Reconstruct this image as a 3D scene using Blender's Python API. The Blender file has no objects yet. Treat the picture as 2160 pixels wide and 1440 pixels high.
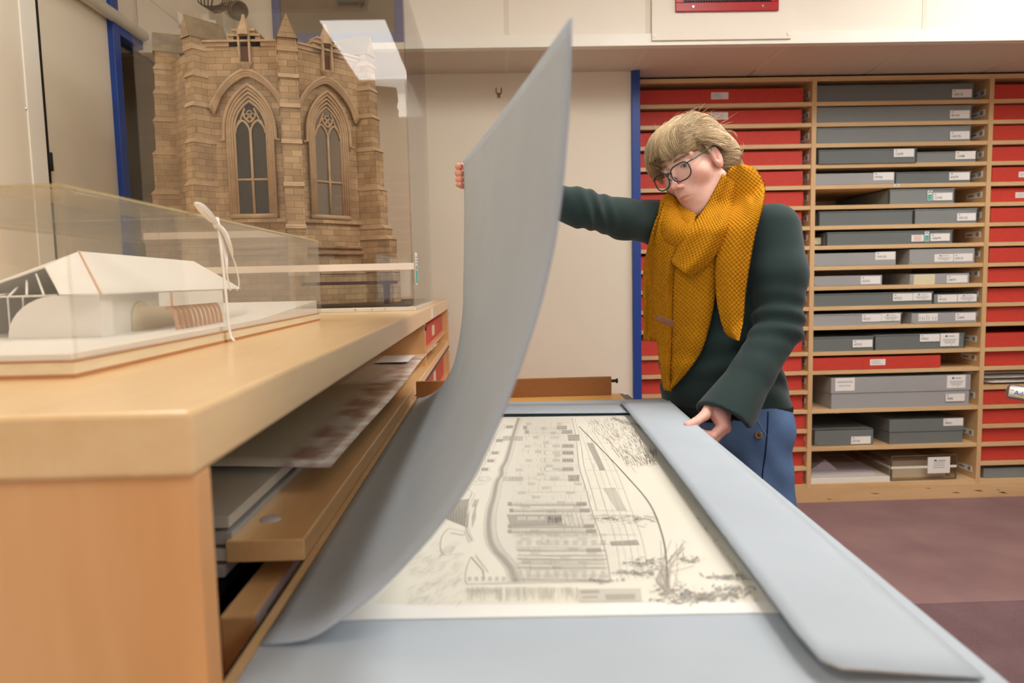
import bpy, bmesh, math, random
import numpy as np
from mathutils import Vector, Matrix
from math import pi, sin, cos
sc = bpy.context.scene
COL = sc.collection
rng = np.random.default_rng(7)
random.seed(7)

# ------------------------------------------------------------------ camera
FPX = 1490.0; CX, CY = 1080.0, 720.0; H = 1.21
_Y = np.array([(1040-CX)/FPX, -(589-CY)/FPX, -1.0]); _Y /= np.linalg.norm(_Y)
_D = np.array([(1464-CX)/FPX, -(17970-CY)/FPX, -1.0]); _U = -_D/np.linalg.norm(_D)
_U = _U - _Y*(_U@_Y); _U /= np.linalg.norm(_U)
_X = np.cross(_Y, _U)
RC = np.array([_X, _Y, _U])
CAM = np.array([0.0, 0.0, H])
cd = bpy.data.cameras.new('camera'); cam = bpy.data.objects.new('camera', cd); COL.objects.link(cam)
M4 = Matrix([[*RC[0], 0], [*RC[1], 0], [*RC[2], H], [0, 0, 0, 1]])
cam.matrix_world = M4
cd.sensor_width = 36; cd.lens = FPX/2160*36; cd.clip_start = 0.02
cd.dof.use_dof = True; cd.dof.focus_distance = 1.68; cd.dof.aperture_fstop = 4.5
sc.camera = cam
# a point of the room seen at a pixel of the 2160x1440 photograph, at depth y / height z / side x
def ray(px, py): return RC @ np.array([(px-CX)/FPX, -(py-CY)/FPX, -1.0])
def atY(px, py, y): d = ray(px, py); return CAM + d*(y/d[1])
def atZ(px, py, z): d = ray(px, py); return CAM + d*((z-H)/d[2])
def atX(px, py, x): d = ray(px, py); return CAM + d*(x/d[0])

# ------------------------------------------------------------------ light and exposure
w = bpy.data.worlds.new('world'); sc.world = w; w.use_nodes = True
w.node_tree.nodes['Background'].inputs[0].default_value = (1, .93, .84, 1)
w.node_tree.nodes['Background'].inputs[1].default_value = 0.3
LAMP = 9.5                     # radiance of the ceiling luminaires
LAMP_COL = (1.0, .975, .94)
LAMPS = [(-.80, -.68, .42, 1.3, .6), (.95, 1.5, .6, 1.3, .95), (2.4, 2.1, .6, 1.25, .9), (1.7, -.2, .6, 1.25, .7), (-.95, 1.5, .4, 1.2, .5)]
sc.view_settings.view_transform = 'Standard'; sc.view_settings.look = 'None'
sc.view_settings.gamma = 1; sc.view_settings.use_curve_mapping = False
sc.view_settings.exposure = 0.82
sc.cycles.transparent_max_bounces = 40

# ------------------------------------------------------------------ materials
def S(r, g, b):
    f = lambda c: (c/255/12.92) if c/255 <= .04045 else ((c/255+.055)/1.055)**2.4
    return (f(r), f(g), f(b), 1)
def newmat(name):
    m = bpy.data.materials.new(name); m.use_nodes = True
    nt = m.node_tree; return m, nt, nt.nodes, nt.links, nt.nodes['Principled BSDF']
def mat(name, c, rough=.6, spec=.4, var=0.0, scale=8, bump=0.0, bscale=200, metal=0.0, stretch=(1,1,1), sheen=0, coat=0):
    m, nt, N, L, P = newmat(name)
    P.inputs['Base Color'].default_value = c; P.inputs['Roughness'].default_value = rough
    P.inputs['Specular IOR Level'].default_value = spec; P.inputs['Metallic'].default_value = metal
    if sheen: P.inputs['Sheen Weight'].default_value = sheen
    if coat: P.inputs['Coat Weight'].default_value = coat; P.inputs['Coat Roughness'].default_value = .18
    if var or bump:
        tc = N.new('ShaderNodeTexCoord'); mp = N.new('ShaderNodeMapping'); mp.inputs['Scale'].default_value = stretch
        L.new(tc.outputs['Object'], mp.inputs['Vector'])
    if var:
        n = N.new('ShaderNodeTexNoise'); n.inputs['Scale'].default_value = scale; n.inputs['Detail'].default_value = 6
        L.new(mp.outputs[0], n.inputs['Vector'])
        r = N.new('ShaderNodeValToRGB'); r.color_ramp.elements[0].position = .3; r.color_ramp.elements[1].position = .7
        r.color_ramp.elements[0].color = tuple(x*(1-var) for x in c[:3])+(1,); r.color_ramp.elements[1].color = tuple(min(1, x*(1+var)) for x in c[:3])+(1,)
        L.new(n.outputs['Fac'], r.inputs[0]); L.new(r.outputs[0], P.inputs['Base Color'])
    if bump:
        n2 = N.new('ShaderNodeTexNoise'); n2.inputs['Scale'].default_value = bscale; n2.inputs['Detail'].default_value = 4
        L.new(tc.outputs['Object'], n2.inputs['Vector'])
        b = N.new('ShaderNodeBump'); b.inputs['Strength'].default_value = bump; b.inputs['Distance'].default_value = .002
        L.new(n2.outputs['Fac'], b.inputs['Height']); L.new(b.outputs[0], P.inputs['Normal'])
    return m
def woodmat(name, c, c2, rough=.35, axis='Y', coat=.15, sc_=9):
    m, nt, N, L, P = newmat(name)
    P.inputs['Roughness'].default_value = rough
    P.inputs['Coat Weight'].default_value = coat; P.inputs['Coat Roughness'].default_value = .2
    tc = N.new('ShaderNodeTexCoord'); mp = N.new('ShaderNodeMapping')
    s = {'X': (.12, 1, 1), 'Y': (1, .12, 1), 'Z': (1, 1, .12)}[axis]; mp.inputs['Scale'].default_value = s
    L.new(tc.outputs['Object'], mp.inputs['Vector'])
    n = N.new('ShaderNodeTexNoise'); n.inputs['Scale'].default_value = sc_; n.inputs['Detail'].default_value = 5; n.inputs['Distortion'].default_value = 1.2
    n2 = N.new('ShaderNodeTexNoise'); n2.inputs['Scale'].default_value = sc_*14; n2.inputs['Detail'].default_value = 3
    L.new(mp.outputs[0], n.inputs['Vector']); L.new(mp.outputs[0], n2.inputs['Vector'])
    a = N.new('ShaderNodeMath'); a.operation = 'MULTIPLY_ADD'; a.inputs[1].default_value = .3
    L.new(n2.outputs['Fac'], a.inputs[0]); L.new(n.outputs['Fac'], a.inputs[2])
    r = N.new('ShaderNodeValToRGB'); r.color_ramp.elements[0].position = .45; r.color_ramp.elements[1].position = .85
    r.color_ramp.elements[0].color = c; r.color_ramp.elements[1].color = c2
    L.new(a.outputs[0], r.inputs[0]); L.new(r.outputs[0], P.inputs['Base Color'])
    return m
def emat(name, c, s):
    m, nt, N, L, P = newmat(name); N.remove(P)
    e = N.new('ShaderNodeEmission'); e.inputs[0].default_value = (*c[:3], 1); e.inputs[1].default_value = s
    L.new(e.outputs[0], N['Material Output'].inputs[0]); return m
def clearmat(name, tint=(.985, .98, .96), ior=1.4, rough=.0, haze=0.0, hazecol=(.8, .78, .7, 1)):
    m, nt, N, L, P = newmat(name); N.remove(P)
    t = N.new('ShaderNodeBsdfTransparent'); t.inputs[0].default_value = (*tint, 1)
    g = N.new('ShaderNodeBsdfGlossy'); g.inputs['Roughness'].default_value = rough
    lw_ = N.new('ShaderNodeLayerWeight'); lw_.inputs[0].default_value = .5; pw = N.new('ShaderNodeMath'); pw.operation = 'POWER'; pw.inputs[1].default_value = 5
    L.new(lw_.outputs['Facing'], pw.inputs[0]); f0 = ((ior-1)/(ior+1))**2; f = N.new('ShaderNodeMath'); f.operation = 'MULTIPLY_ADD'; f.inputs[1].default_value = 1-f0; f.inputs[2].default_value = f0
    L.new(pw.outputs[0], f.inputs[0])
    mx = N.new('ShaderNodeMixShader'); L.new(f.outputs[0], mx.inputs[0]); L.new(t.outputs[0], mx.inputs[1]); L.new(g.outputs[0], mx.inputs[2])
    out = mx
    if haze:
        d = N.new('ShaderNodeBsdfDiffuse'); d.inputs[0].default_value = hazecol
        m2 = N.new('ShaderNodeMixShader'); m2.inputs[0].default_value = haze
        L.new(mx.outputs[0], m2.inputs[1]); L.new(d.outputs[0], m2.inputs[2]); out = m2
    L.new(out.outputs[0], N['Material Output'].inputs[0]); return m

# ------------------------------------------------------------------ mesh helpers (all in room coordinates, metres)
class MB:
    def __init__(s): s.v = []; s.f = []; s.mi = []; s.n = 0; s.uv = None
    def add(s, V, F, mi=0):
        V = np.asarray(V, float).reshape(-1, 3); s.v.append(V)
        for f in F: s.f.append([int(i)+s.n for i in f]); s.mi.append(mi)
        s.n += len(V); return s
    def box(s, x0, x1, y0, y1, z0, z1, mi=0, rz=0, about=None):
        V = np.array([(x, y, z) for z in (z0, z1) for y in (y0, y1) for x in (x0, x1)], float)
        if rz:
            c = np.array(about if about is not None else ((x0+x1)/2, (y0+y1)/2)); d = V[:, :2]-c
            V[:, 0] = c[0]+d[:, 0]*cos(rz)-d[:, 1]*sin(rz); V[:, 1] = c[1]+d[:, 0]*sin(rz)+d[:, 1]*cos(rz)
        return s.add(V, [(0, 2, 3, 1), (4, 5, 7, 6), (0, 1, 5, 4), (2, 6, 7, 3), (0, 4, 6, 2), (1, 3, 7, 5)], mi)
    def hexa(s, b, t, mi=0):            # 4 bottom points ccw, 4 top points ccw
        return s.add(list(b)+list(t), [(3, 2, 1, 0), (4, 5, 6, 7), (0, 1, 5, 4), (1, 2, 6, 5), (2, 3, 7, 6), (3, 0, 4, 7)], mi)
    def prism(s, poly, vec, mi=0):      # planar polygon swept along vec
        p = np.asarray(poly, float); n = len(p); q = p+np.asarray(vec, float)
        F = [tuple(range(n))[::-1], tuple(range(n, 2*n))]+[(i, (i+1) % n, (i+1) % n+n, i+n) for i in range(n)]
        return s.add(np.vstack([p, q]), F, mi)
    def grid(s, A, mi=0, closeu=False, closev=False):
        A = np.asarray(A, float); m, n = A.shape[:2]; F = []
        for i in range(m if closeu else m-1):
            for j in range(n if closev else n-1):
                F.append((i*n+j, i*n+(j+1) % n, ((i+1) % m)*n+(j+1) % n, ((i+1) % m)*n+j))
        return s.add(A.reshape(-1, 3), F, mi)
    def tube(s, path, r, n=10, mi=0, cap=True, closed=False, flat=None):
        P = np.asarray(path, float); k = len(P); r = np.broadcast_to(np.asarray(r, float), (k,))
        if closed: T = np.roll(P, -1, 0)-np.roll(P, 1, 0)
        else: T = np.gradient(P, axis=0)
        T /= np.linalg.norm(T, axis=1)[:, None]+1e-12
        up = np.array([0, 0, 1.0]) if abs(T[0][2]) < .9 else np.array([1.0, 0, 0])
        A = np.zeros((k, n, 3)); N0 = np.cross(T[0], up); N0 /= np.linalg.norm(N0)
        for i in range(k):
            N0 = N0-T[i]*(N0@T[i]); N0 /= np.linalg.norm(N0)+1e-12; B0 = np.cross(T[i], N0)
            for j in range(n):
                a = 2*pi*j/n; A[i, j] = P[i]+r[i]*(cos(a)*N0+sin(a)*B0*(flat or 1))
        base = s.n; s.grid(A, mi, closeu=closed, closev=True)
        if cap and not closed:
            s.f.append([base+j for j in range(n)][::-1]); s.mi.append(mi)
            s.f.append([base+(k-1)*n+j for j in range(n)]); s.mi.append(mi)
        return s
    def lathe(s, prof, c, n=24, mi=0, axis=(0, 0, 1)):      # prof: (radius, height)
        ax = np.array(axis, float); ax /= np.linalg.norm(ax)
        e = np.cross(ax, (0, 0, 1) if abs(ax[2]) < .9 else (1, 0, 0)); e /= np.linalg.norm(e); g = np.cross(ax, e)
        A = np.array([[np.array(c)+h*ax+r*(cos(2*pi*j/n)*e+sin(2*pi*j/n)*g) for j in range(n)] for r, h in prof])
        return s.grid(A, mi, closev=True)
    def sphere(s, c, r, n=16, mi=0):
        r = np.broadcast_to(np.asarray(r, float), (3,))
        A = np.array([[(c[0]+r[0]*sin(t)*cos(p), c[1]+r[1]*sin(t)*sin(p), c[2]+r[2]*cos(t)) for p in np.linspace(0, 2*pi, n, endpoint=False)] for t in np.linspace(.02, pi-.02, n//2+1)])
        return s.grid(A, mi, closev=True)
    def quad(s, a, b, c, d, mi=0): return s.add([a, b, c, d], [(0, 1, 2, 3)], mi)

def world_loc(p):
    v = np.zeros(3)
    while p is not None: v += np.array(p.location); p = p.parent
    return v
def obj(name, mb, mats, parent=None, smooth=False, bevel=0, solid=0, subsurf=0, uv=None, origin=None):
    if not isinstance(mats, (list, tuple)): mats = [mats]
    V = np.vstack(mb.v)
    if parent is not None: o_loc = world_loc(parent); loc = (0, 0, 0)
    else:
        o_loc = np.array([(V[:, 0].min()+V[:, 0].max())/2, (V[:, 1].min()+V[:, 1].max())/2, V[:, 2].min()]) if origin is None else np.array(origin); loc = o_loc
    me = bpy.data.meshes.new(name); me.from_pydata((V-o_loc).tolist(), [], mb.f)
    for m in mats: me.materials.append(m)
    me.polygons.foreach_set('material_index', mb.mi)
    if smooth: me.polygons.foreach_set('use_smooth', [True]*len(mb.f))
    if uv is not None:
        ul = me.uv_layers.new(name='UVMap'); li = np.zeros(len(me.loops), int); me.loops.foreach_get('vertex_index', li)
        ul.data.foreach_set('uv', np.asarray(uv, float)[li].ravel())
    me.validate(); me.update()
    o = bpy.data.objects.new(name, me); COL.objects.link(o); o.parent = parent; o.location = loc
    if bevel:
        b = o.modifiers.new('bevel', 'BEVEL'); b.width = bevel; b.segments = 2; b.limit_method = 'ANGLE'; b.angle_limit = .7; b.use_clamp_overlap = True
    if solid: b = o.modifiers.new('solid', 'SOLIDIFY'); b.thickness = solid; b.offset = 0
    if subsurf: b = o.modifiers.new('sub', 'SUBSURF'); b.levels = subsurf; b.render_levels = subsurf
    return o
def recalc(o):
    bm = bmesh.new(); bm.from_mesh(o.data); bmesh.ops.recalc_face_normals(bm, faces=bm.faces); bm.to_mesh(o.data); bm.free(); return o
def thing(name, label, cat, loc, group=None):
    o = bpy.data.objects.new(name, None); COL.objects.link(o); o.location = tuple(float(x) for x in loc); o.empty_display_size = .05
    return tag(o, label, cat, group)
def tag(o, label, cat, group=None):
    o['label'] = label; o['category'] = cat
    if group: o['group'] = group
    return o
def struct(name, mb, mats, label=None, **k):
    o = obj(name, mb, mats, **k); o['kind'] = 'structure'
    if label: o['label'] = label
    return o
_tc = {}
def text(mb, s, size, org, right=(1, 0, 0), up=(0, 0, 1), mi=0, align='LEFT'):
    key = (s, align)
    if key not in _tc:
        cu = bpy.data.curves.new('t', 'FONT'); cu.body = s; cu.align_x = align; cu.size = 1; cu.resolution_u = 2
        o = bpy.data.objects.new('t', cu); me = bpy.data.meshes.new_from_object(o)
        _tc[key] = (np.array([v.co[:] for v in me.vertices]).reshape(-1, 3), [tuple(p.vertices) for p in me.polygons])
        bpy.data.objects.remove(o); bpy.data.curves.remove(cu); bpy.data.meshes.remove(me)
    V, F = _tc[key]; r = np.array(right, float); u = np.array(up, float)
    mb.add(np.array(org)+size*(V[:, :1]*r+V[:, 1:2]*u), F, mi); return mb
def crom(P, n):                          # Catmull-Rom through rows of numbers
    P = np.asarray(P, float); k = len(P); out = []
    Q = np.vstack([2*P[0]-P[1], P, 2*P[-1]-P[-2]])
    for t in np.linspace(0, k-1-1e-9, n):
        i = int(t); f = t-i; a, b, c, d = Q[i], Q[i+1], Q[i+2], Q[i+3]
        out.append(.5*((2*b)+(-a+c)*f+(2*a-5*b+4*c-d)*f*f+(-a+3*b-3*c+d)*f**3))
    return np.array(out)

# ------------------------------------------------------------------ implicit-surface helpers for soft bodies
def ell(P, c, r): 
    q = (P-np.array(c, P.dtype))/np.array(r, P.dtype); k0 = np.sqrt((q*q).sum(-1)); q2 = q/np.array(r, P.dtype); k1 = np.sqrt((q2*q2).sum(-1))+1e-9
    return k0*(k0-1)/k1
def cone(P, a, b, ra, rb):
    a = np.array(a, P.dtype); b = np.array(b, P.dtype); ba = b-a; pa = P-a
    h = np.clip((pa@ba)/(ba@ba+1e-12), 0, 1); q = pa-h[..., None]*ba
    return np.sqrt((q*q).sum(-1))-(ra+(rb-ra)*h)
def chain(P, pts, k=.012):
    d = None
    for (a, ra), (b, rb) in zip(pts[:-1], pts[1:]):
        c = cone(P, a, b, ra, rb); d = c if d is None else smin(d, c, k)
    return d
def smin(a, b, k):
    h = np.clip(.5+.5*(b-a)/k, 0, 1); return b+(a-b)*h-k*h*(1-h)
def smax(a, b, k): return -smin(-a, -b, k)
def nets(fn, lo, hi, h):
    lo = np.array(lo, float); n = np.ceil((np.array(hi)-lo)/h).astype(int)+1
    ax = [(lo[i]+h*np.arange(n[i])).astype(np.float32) for i in range(3)]
    D = np.empty(n, np.float32)
    for i in range(0, n[0], 16):
        G = np.stack(np.meshgrid(ax[0][i:i+16], ax[1], ax[2], indexing='ij'), -1); D[i:i+16] = fn(G)
    s = D < 0
    cnt = np.zeros(n-1, np.float32); acc = np.zeros((*(n-1), 3), np.float32)
    offs = [(a, b, c) for a in (0, 1) for b in (0, 1) for c in (0, 1)]
    sl = lambda o: tuple(slice(o[i], n[i]-1+o[i]) for i in range(3))
    for e in range(3):
        for o in offs:
            if o[e]: continue
            o2 = list(o); o2[e] = 1
            a, b = D[sl(o)], D[sl(o2)]; m = (a < 0) != (b < 0); t = np.where(m, a/(a-b+1e-20), 0)
            cnt += m
            for i in range(3): acc[..., i] += np.where(m, o[i]+(t if i == e else 0), 0)
    act = cnt > 0; idx = np.full(n-1, -1, int); idx[act] = np.arange(act.sum())
    ijk = np.argwhere(act); V = lo+h*(ijk+acc[act]/cnt[act][:, None]); F = []
    for e in range(3):
        u, v = (e+1) % 3, (e+2) % 3
        o1 = [0, 0, 0]; o1[e] = 1
        a = s[tuple(slice(0, n[i]-o1[i]) for i in range(3))]; b = s[tuple(slice(o1[i], n[i]) for i in range(3))]
        E = np.argwhere(a != b); ok = (E[:, u] > 0) & (E[:, v] > 0) & (E[:, u] < n[u]-1) & (E[:, v] < n[v]-1) & (E[:, e] < n[e]-1); E = E[ok]
        inside = a[tuple(E.T)]
        def g(du, dv): q = E.copy(); q[:, u] -= du; q[:, v] -= dv; return idx[tuple(q.T)]
        Q = np.stack([g(1, 1), g(0, 1), g(0, 0), g(1, 0)], 1); Q[~inside] = Q[~inside][:, ::-1]; F.append(Q)
    return V, np.vstack(F)
# ================================================================== ROOM
m_wall = mat('cream wall paint', S(232, 222, 202), .6, .3, bump=.15, bscale=300)
m_wall2 = mat('cream door paint', S(226, 216, 194), .5, .3)
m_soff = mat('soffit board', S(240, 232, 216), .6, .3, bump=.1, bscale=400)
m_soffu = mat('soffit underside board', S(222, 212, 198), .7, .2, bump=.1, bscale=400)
m_white = mat('white trim', S(240, 236, 222), .4, .4)
m_dark = mat('dark gap', S(40, 36, 32), .8, .2)
m_blue = mat('blue paint', S(32, 66, 142), .4, .4)
m_red_vent = mat('red vent paint', S(176, 34, 34), .35, .5)
m_black = mat('black plastic', S(22, 22, 24), .4, .4)
m_steel = mat('brushed steel', S(170, 170, 168), .35, .5, metal=.9)
m_grille = mat('grey mesh grille', S(120, 108, 92), .7, .2, bump=.5, bscale=500)
# carpet of two tile tones
m_carpet, nt, N, L, P = newmat('purple brown carpet'); P.inputs['Roughness'].default_value = .95; P.inputs['Specular IOR Level'].default_value = .1
tc = N.new('ShaderNodeTexCoord'); n1 = N.new('ShaderNodeTexNoise'); n1.inputs['Scale'].default_value = 4; n1.inputs['Detail'].default_value = 8
n2 = N.new('ShaderNodeTexNoise'); n2.inputs['Scale'].default_value = 500; n2.inputs['Detail'].default_value = 2
L.new(tc.outputs['Object'], n1.inputs['Vector']); L.new(tc.outputs['Object'], n2.inputs['Vector'])
r1 = N.new('ShaderNodeValToRGB'); r1.color_ramp.elements[0].position = .3; r1.color_ramp.elements[1].position = .75
r1.color_ramp.elements[0].color = S(142, 112, 112); r1.color_ramp.elements[1].color = S(160, 130, 126)
L.new(n1.outputs['Fac'], r1.inputs[0])
m1 = N.new('ShaderNodeMixRGB'); m1.blend_type = 'OVERLAY'; m1.inputs[0].default_value = .55
L.new(r1.outputs[0], m1.inputs[1]); L.new(n2.outputs['Fac'], m1.inputs[2])
L.new(m1.outputs[0], P.inputs['Base Color'])
b = N.new('ShaderNodeBump'); b.inputs['Strength'].default_value = .6; b.inputs['Distance'].default_value = .004; L.new(n2.outputs['Fac'], b.inputs['Height']); L.new(b.outputs[0], P.inputs['Normal'])
m_carpet2 = m_carpet.copy(); m_carpet2.name = 'darker purple brown carpet'
for nd in m_carpet2.node_tree.nodes:
    if nd.type == 'VALTORGB': nd.color_ramp.elements[0].color = S(112, 88, 90); nd.color_ramp.elements[1].color = S(132, 106, 108)

XL, XR, YN, YB, ZC = -1.47, 4.3, -2.4, 3.5, 2.78
ys = atZ(1990, 1271, 0)[1]
f = MB().box(XL-.8, XR, ys, 4.3, -.05, 0, 0); f.box(XL-.8, XR, YN, ys, -.05, -.001, 1)
struct('floor', f, [m_carpet, m_carpet2], origin=(0, 0, 0))
struct('ceiling', MB().box(XL, XR, YN, 3.12, ZC, ZC+.05), m_soff)
struct('wall_right', MB().box(XR, XR+.05, YN, 4.3, 0, 2.8), mat('tan side wall', S(214, 198, 174), .7, .2))
wf = MB().box(XL, XR, YN-.05, YN, 0, 2.8, 0)
for i in range(5):
    x0 = XL+.05+i*.95
    wf.box(x0-.02, x0, YN, YN+.3, 0, 2.2, 0)
    for j in range(20):
        wf.box(x0, x0+.93, YN, YN+.3, .08+j*.105, .10+j*.105, 0)
        if (i*7+j*3) % 11: wf.box(x0+.02, x0+.80+.1*((i+j) % 2), YN, YN+.28, .10+j*.105, .175+j*.105, 1); wf.box(x0+.4, x0+.52, YN+.28, YN+.282, .12+j*.105, .15+j*.105, 2)
struct('wall_front', wf, [mat('wooden shelf wall', S(222, 196, 160), .6, .2), mat('red boxes behind the reader', S(190, 44, 38), .6, .2), mat('white tags', S(236, 232, 226), .6, .2)])
struct('wall_back', MB().box(XL, .69, YB, YB+.06, 0, 2.197), m_wall)
struct('wall_behind_shelves', MB().box(.6, XR, 4.28, 4.33, 0, 2.8), m_wall)
ydoor0, ydoor1, ywin1 = 2.44, 2.88, 3.5
zh = 2.255
lw = MB().box(XL-.06, XL, YN, ydoor0-.012, 0, 2.8); lw.box(XL-.06, XL, ydoor0-.012, YB, zh+.02, 2.8)
struct('wall_left', lw, m_wall)
# door panel in the left wall with dark hinge gap, and the blue-framed window beyond it
d1 = bpy.data.objects.new('door_1', None); COL.objects.link(d1); d1.location = (XL, ydoor0, 0); d1['kind'] = 'structure'
obj('door_panel', MB().box(XL-.05, XL-.004, ydoor0+.004, ydoor1, 0, zh), m_wall2, d1)
obj('door_gap', MB().box(XL-.06, XL+.001, ydoor0-.013, ydoor0+.004, 0, 2.6), m_dark, d1)
hz = atX(160, 356, XL)[2]
obj('hinge', MB().tube([(XL+.004, ydoor0, hz-.03), (XL+.004, ydoor0, hz+.03)], .008), m_dark, d1, smooth=True)
struct('trim_1', MB().box(XL, XL+.006, ydoor0-.10, ydoor0-.016, 0, 2.6), m_white, bevel=.003)
w1 = bpy.data.objects.new('window_1', None); COL.objects.link(w1); w1.location = (XL, ydoor1, 0); w1['kind'] = 'structure'
fr = MB().box(XL-.05, XL+.02, ydoor1, ydoor1+.05, 0, 2.8); fr.box(XL-.05, XL+.02, ydoor1+.05, YB, zh-.05, zh); fr.box(XL-.05, XL+.018, YB-.03, YB, 0, zh-.05)
obj('window_frame', fr, m_blue, w1, bevel=.003)
obj('glass', MB().box(XL-.02, XL-.014, ydoor1+.05, YB-.03, .2, zh-.05), clearmat('window glass', (.8, .82, .78), 1.5), w1)
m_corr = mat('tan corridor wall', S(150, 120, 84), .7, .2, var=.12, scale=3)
cr = MB().box(XL-.9, XL-.85, 2.4, 4.2, 0, 2.6); cr.box(XL-.9, XL-.06, 4.15, 4.2, 0, 2.6); cr.box(XL-.9, XL-.06, 2.4, 2.44, 0, 2.6); cr.box(XL-.9, XL-.06, 2.4, 4.2, 2.5, 2.55)
struct('wall_corridor', cr, m_corr)
zt = atX(270, 62, XL)[2]
trk = MB().tube([(XL+.022, .2, zt), (XL+.022, 3.12, zt)], .024, 14)
tag(obj('cable_trunking', trk, m_white, smooth=True), 'white rounded cable pipe running along the left wall above the blue window', 'pipe')
sp = atX(56, 230, XL)
tag(obj('wall_screw', MB().lathe([(0, .004), (.006, .004), (.008, 0)], sp, 10, axis=(1, 0, 0)), m_steel), 'small screw head left in the bare cream wall at far left', 'screw')

w2 = bpy.data.objects.new('added_fill_window', None); COL.objects.link(w2); w2.location = (.4, YN, .9); w2['kind'] = 'structure'  # unseen window added behind the camera as daylight fill
fr = MB()
for a, b_, c, d in ((-.5, 1.3, .86, .9), (-.5, 1.3, 2.1, 2.14), (-.5, -.46, .9, 2.1), (1.26, 1.3, .9, 2.1), (.38, .42, .9, 2.1)): fr.box(a, b_, YN+.30, YN+.36, c, d)
obj('window_frame', fr, m_white, w2); obj('pane', MB().box(-.46, 1.26, YN+.31, YN+.315, .9, 2.1), emat('added daylight fill', (.95, .97, 1.0), 1.8), w2)
# ---- soffit over the back wall
YS = 3.12; ZS = 2.197
struct('ceiling_soffit', MB().box(XL, XR, YS+.012, 4.3, ZS+.012, 2.83), m_dark)
sx = [atY(1070-.0, 60, YS)[0], atY(1368, 60, YS)[0], atY(1665, 60, YS)[0], atY(1950, 60, YS)[0]]
pit = (sx[3]-sx[0])/3
xs = [sx[0]-pit*k for k in range(3, 0, -1)]+sx+[sx[3]+pit*k for k in range(1, 5)]
xs[0] = XL
fp, up_ = MB(), MB()
for a, b_ in zip(xs[:-1], xs[1:]):
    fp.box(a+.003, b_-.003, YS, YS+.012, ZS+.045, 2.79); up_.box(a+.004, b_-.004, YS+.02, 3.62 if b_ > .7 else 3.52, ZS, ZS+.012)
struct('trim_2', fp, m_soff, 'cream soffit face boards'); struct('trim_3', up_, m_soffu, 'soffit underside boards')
tb = MB()
for x in xs[1:-1]:
    tb.box(x-.012, x+.008, YS-.002, YS, ZS+.045, 2.79); tb.box(x-.010, x+.010, YS+.02, 3.5, ZS-.002, ZS+.001)
struct('trim_4', tb, mat('cream joint strip', S(226, 218, 200), .5, .3))
an = MB().box(XL, XR, YS-.006, YS+.02, ZS-.003, ZS+.048); an.box(XL, XR, YS+.02, YS+.035, ZS-.004, ZS)
struct('trim_5', an, m_white, bevel=.002)
struct('trim_6', MB().box(.690, .731, YB-.02, 3.63, 0, ZS), m_blue, 'blue post between cream wall and shelves', bevel=.002)

# vent plate with red grille
vp = [atY(1373, 0, YS)[0], atY(1667, 0, YS)[0]]; vz = atY(1520, 86, YS)[2]
t = thing('air_vent', 'red framed air vent on a cream board at the top edge above the red boxes', 'vent', ((vp[0]+vp[1])/2, YS-.02, vz))
obj('mounting_board', MB().box(vp[0], vp[1], YS-.016, YS-.006, vz, 2.72), m_soff, t, bevel=.002)
rx0, rx1 = atY(1422, 10, YS)[0], atY(1638, 10, YS)[0]; rz = atY(1530, 28, YS)[2]
fr = MB().box(rx0, rx1, YS-.028, YS-.016, rz, rz+.036); fr.box(rx0, rx0+.034, YS-.028, YS-.016, rz+.036, rz+.25); fr.box(rx1-.034, rx1, YS-.028, YS-.016, rz+.036, rz+.25); fr.box(rx0, rx1, YS-.028, YS-.016, rz+.25, rz+.28)
obj('frame', fr, m_red_vent, t, bevel=.002)
obj('duct_opening', MB().box(rx0+.02, rx1-.02, YS-.0165, YS-.0155, rz+.02, rz+.26), m_black, t)
for k in range(14): obj('blade', MB().box(rx0+.03, rx1-.03, YS-.026, YS-.018, rz+.042+k*.0155, rz+.045+k*.0155), mat('dark red vent blade', S(110, 24, 24), .4, .4) if k == 0 else bpy.data.materials['dark red vent blade'], t)
cmb = MB()
for k in range(34): cmb.box(rx0+.036+k*(rx1-rx0-.07)/34, rx0+.041+k*(rx1-rx0-.07)/34, YS-.0275, YS-.022, rz+.034, rz+.045)
obj('comb_strip', cmb, m_black, t)
for k in (1/6, .84): obj('screw', MB().lathe([(0, .003), (.005, .003), (.006, 0)], (rx0+(rx1-rx0)*k, YS-.028, rz+.018), 10, axis=(0, -1, 0)), m_steel, t)
for k in (.02, .98): obj('fixing_cap', MB().lathe([(0, .003), (.008, .003), (.009, 0)], (vp[0]+(vp[1]-vp[0])*k, YS-.016, vz+.02), 10, axis=(0, -1, 0)), m_white, t)

# blue framed mesh panel, camera and siren high on the soffit at left
gx0, gx1 = atY(577, 60, YS)[0], atY(853, 60, YS)[0]; gz = atY(700, 91, YS)[2]
t = thing('mesh_panel', 'grey mesh panel in a blue frame on the soffit behind the model church', 'panel', ((gx0+gx1)/2, YS-.02, gz))
fr = MB().box(gx0, gx1, YS-.016, YS-.001, gz, gz+.036)
for a in (gx0, gx1-.036): fr.box(a, a+.036, YS-.016, YS-.001, gz+.036, gz+.34)
fr.box(gx0, gx1, YS-.016, YS-.001, gz+.34, gz+.376); obj('frame', fr, m_blue, t, bevel=.002)
obj('mesh', MB().box(gx0+.03, gx1-.03, YS-.008, YS-.001, gz+.03, gz+.35), m_grille, t)
pb = MB(); pc = atY(738, 3, 3.0)
tag(obj('hanging_bracket', pb.box(pc[0]-.05, pc[0]+.06, 2.98, 3.02, pc[2]-.01, pc[2]+.05).lathe([(0, -.03), (.018, .0), (.022, .05)], (pc[0]+.045, 3.0, pc[2]), 12), m_black), 'black bracket hanging in front of the blue framed mesh panel', 'bracket')
cc = atY(500, 22, 2.98)
t = thing('security_camera', 'white and grey security camera on the soffit above the church roof', 'camera', cc)
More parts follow.
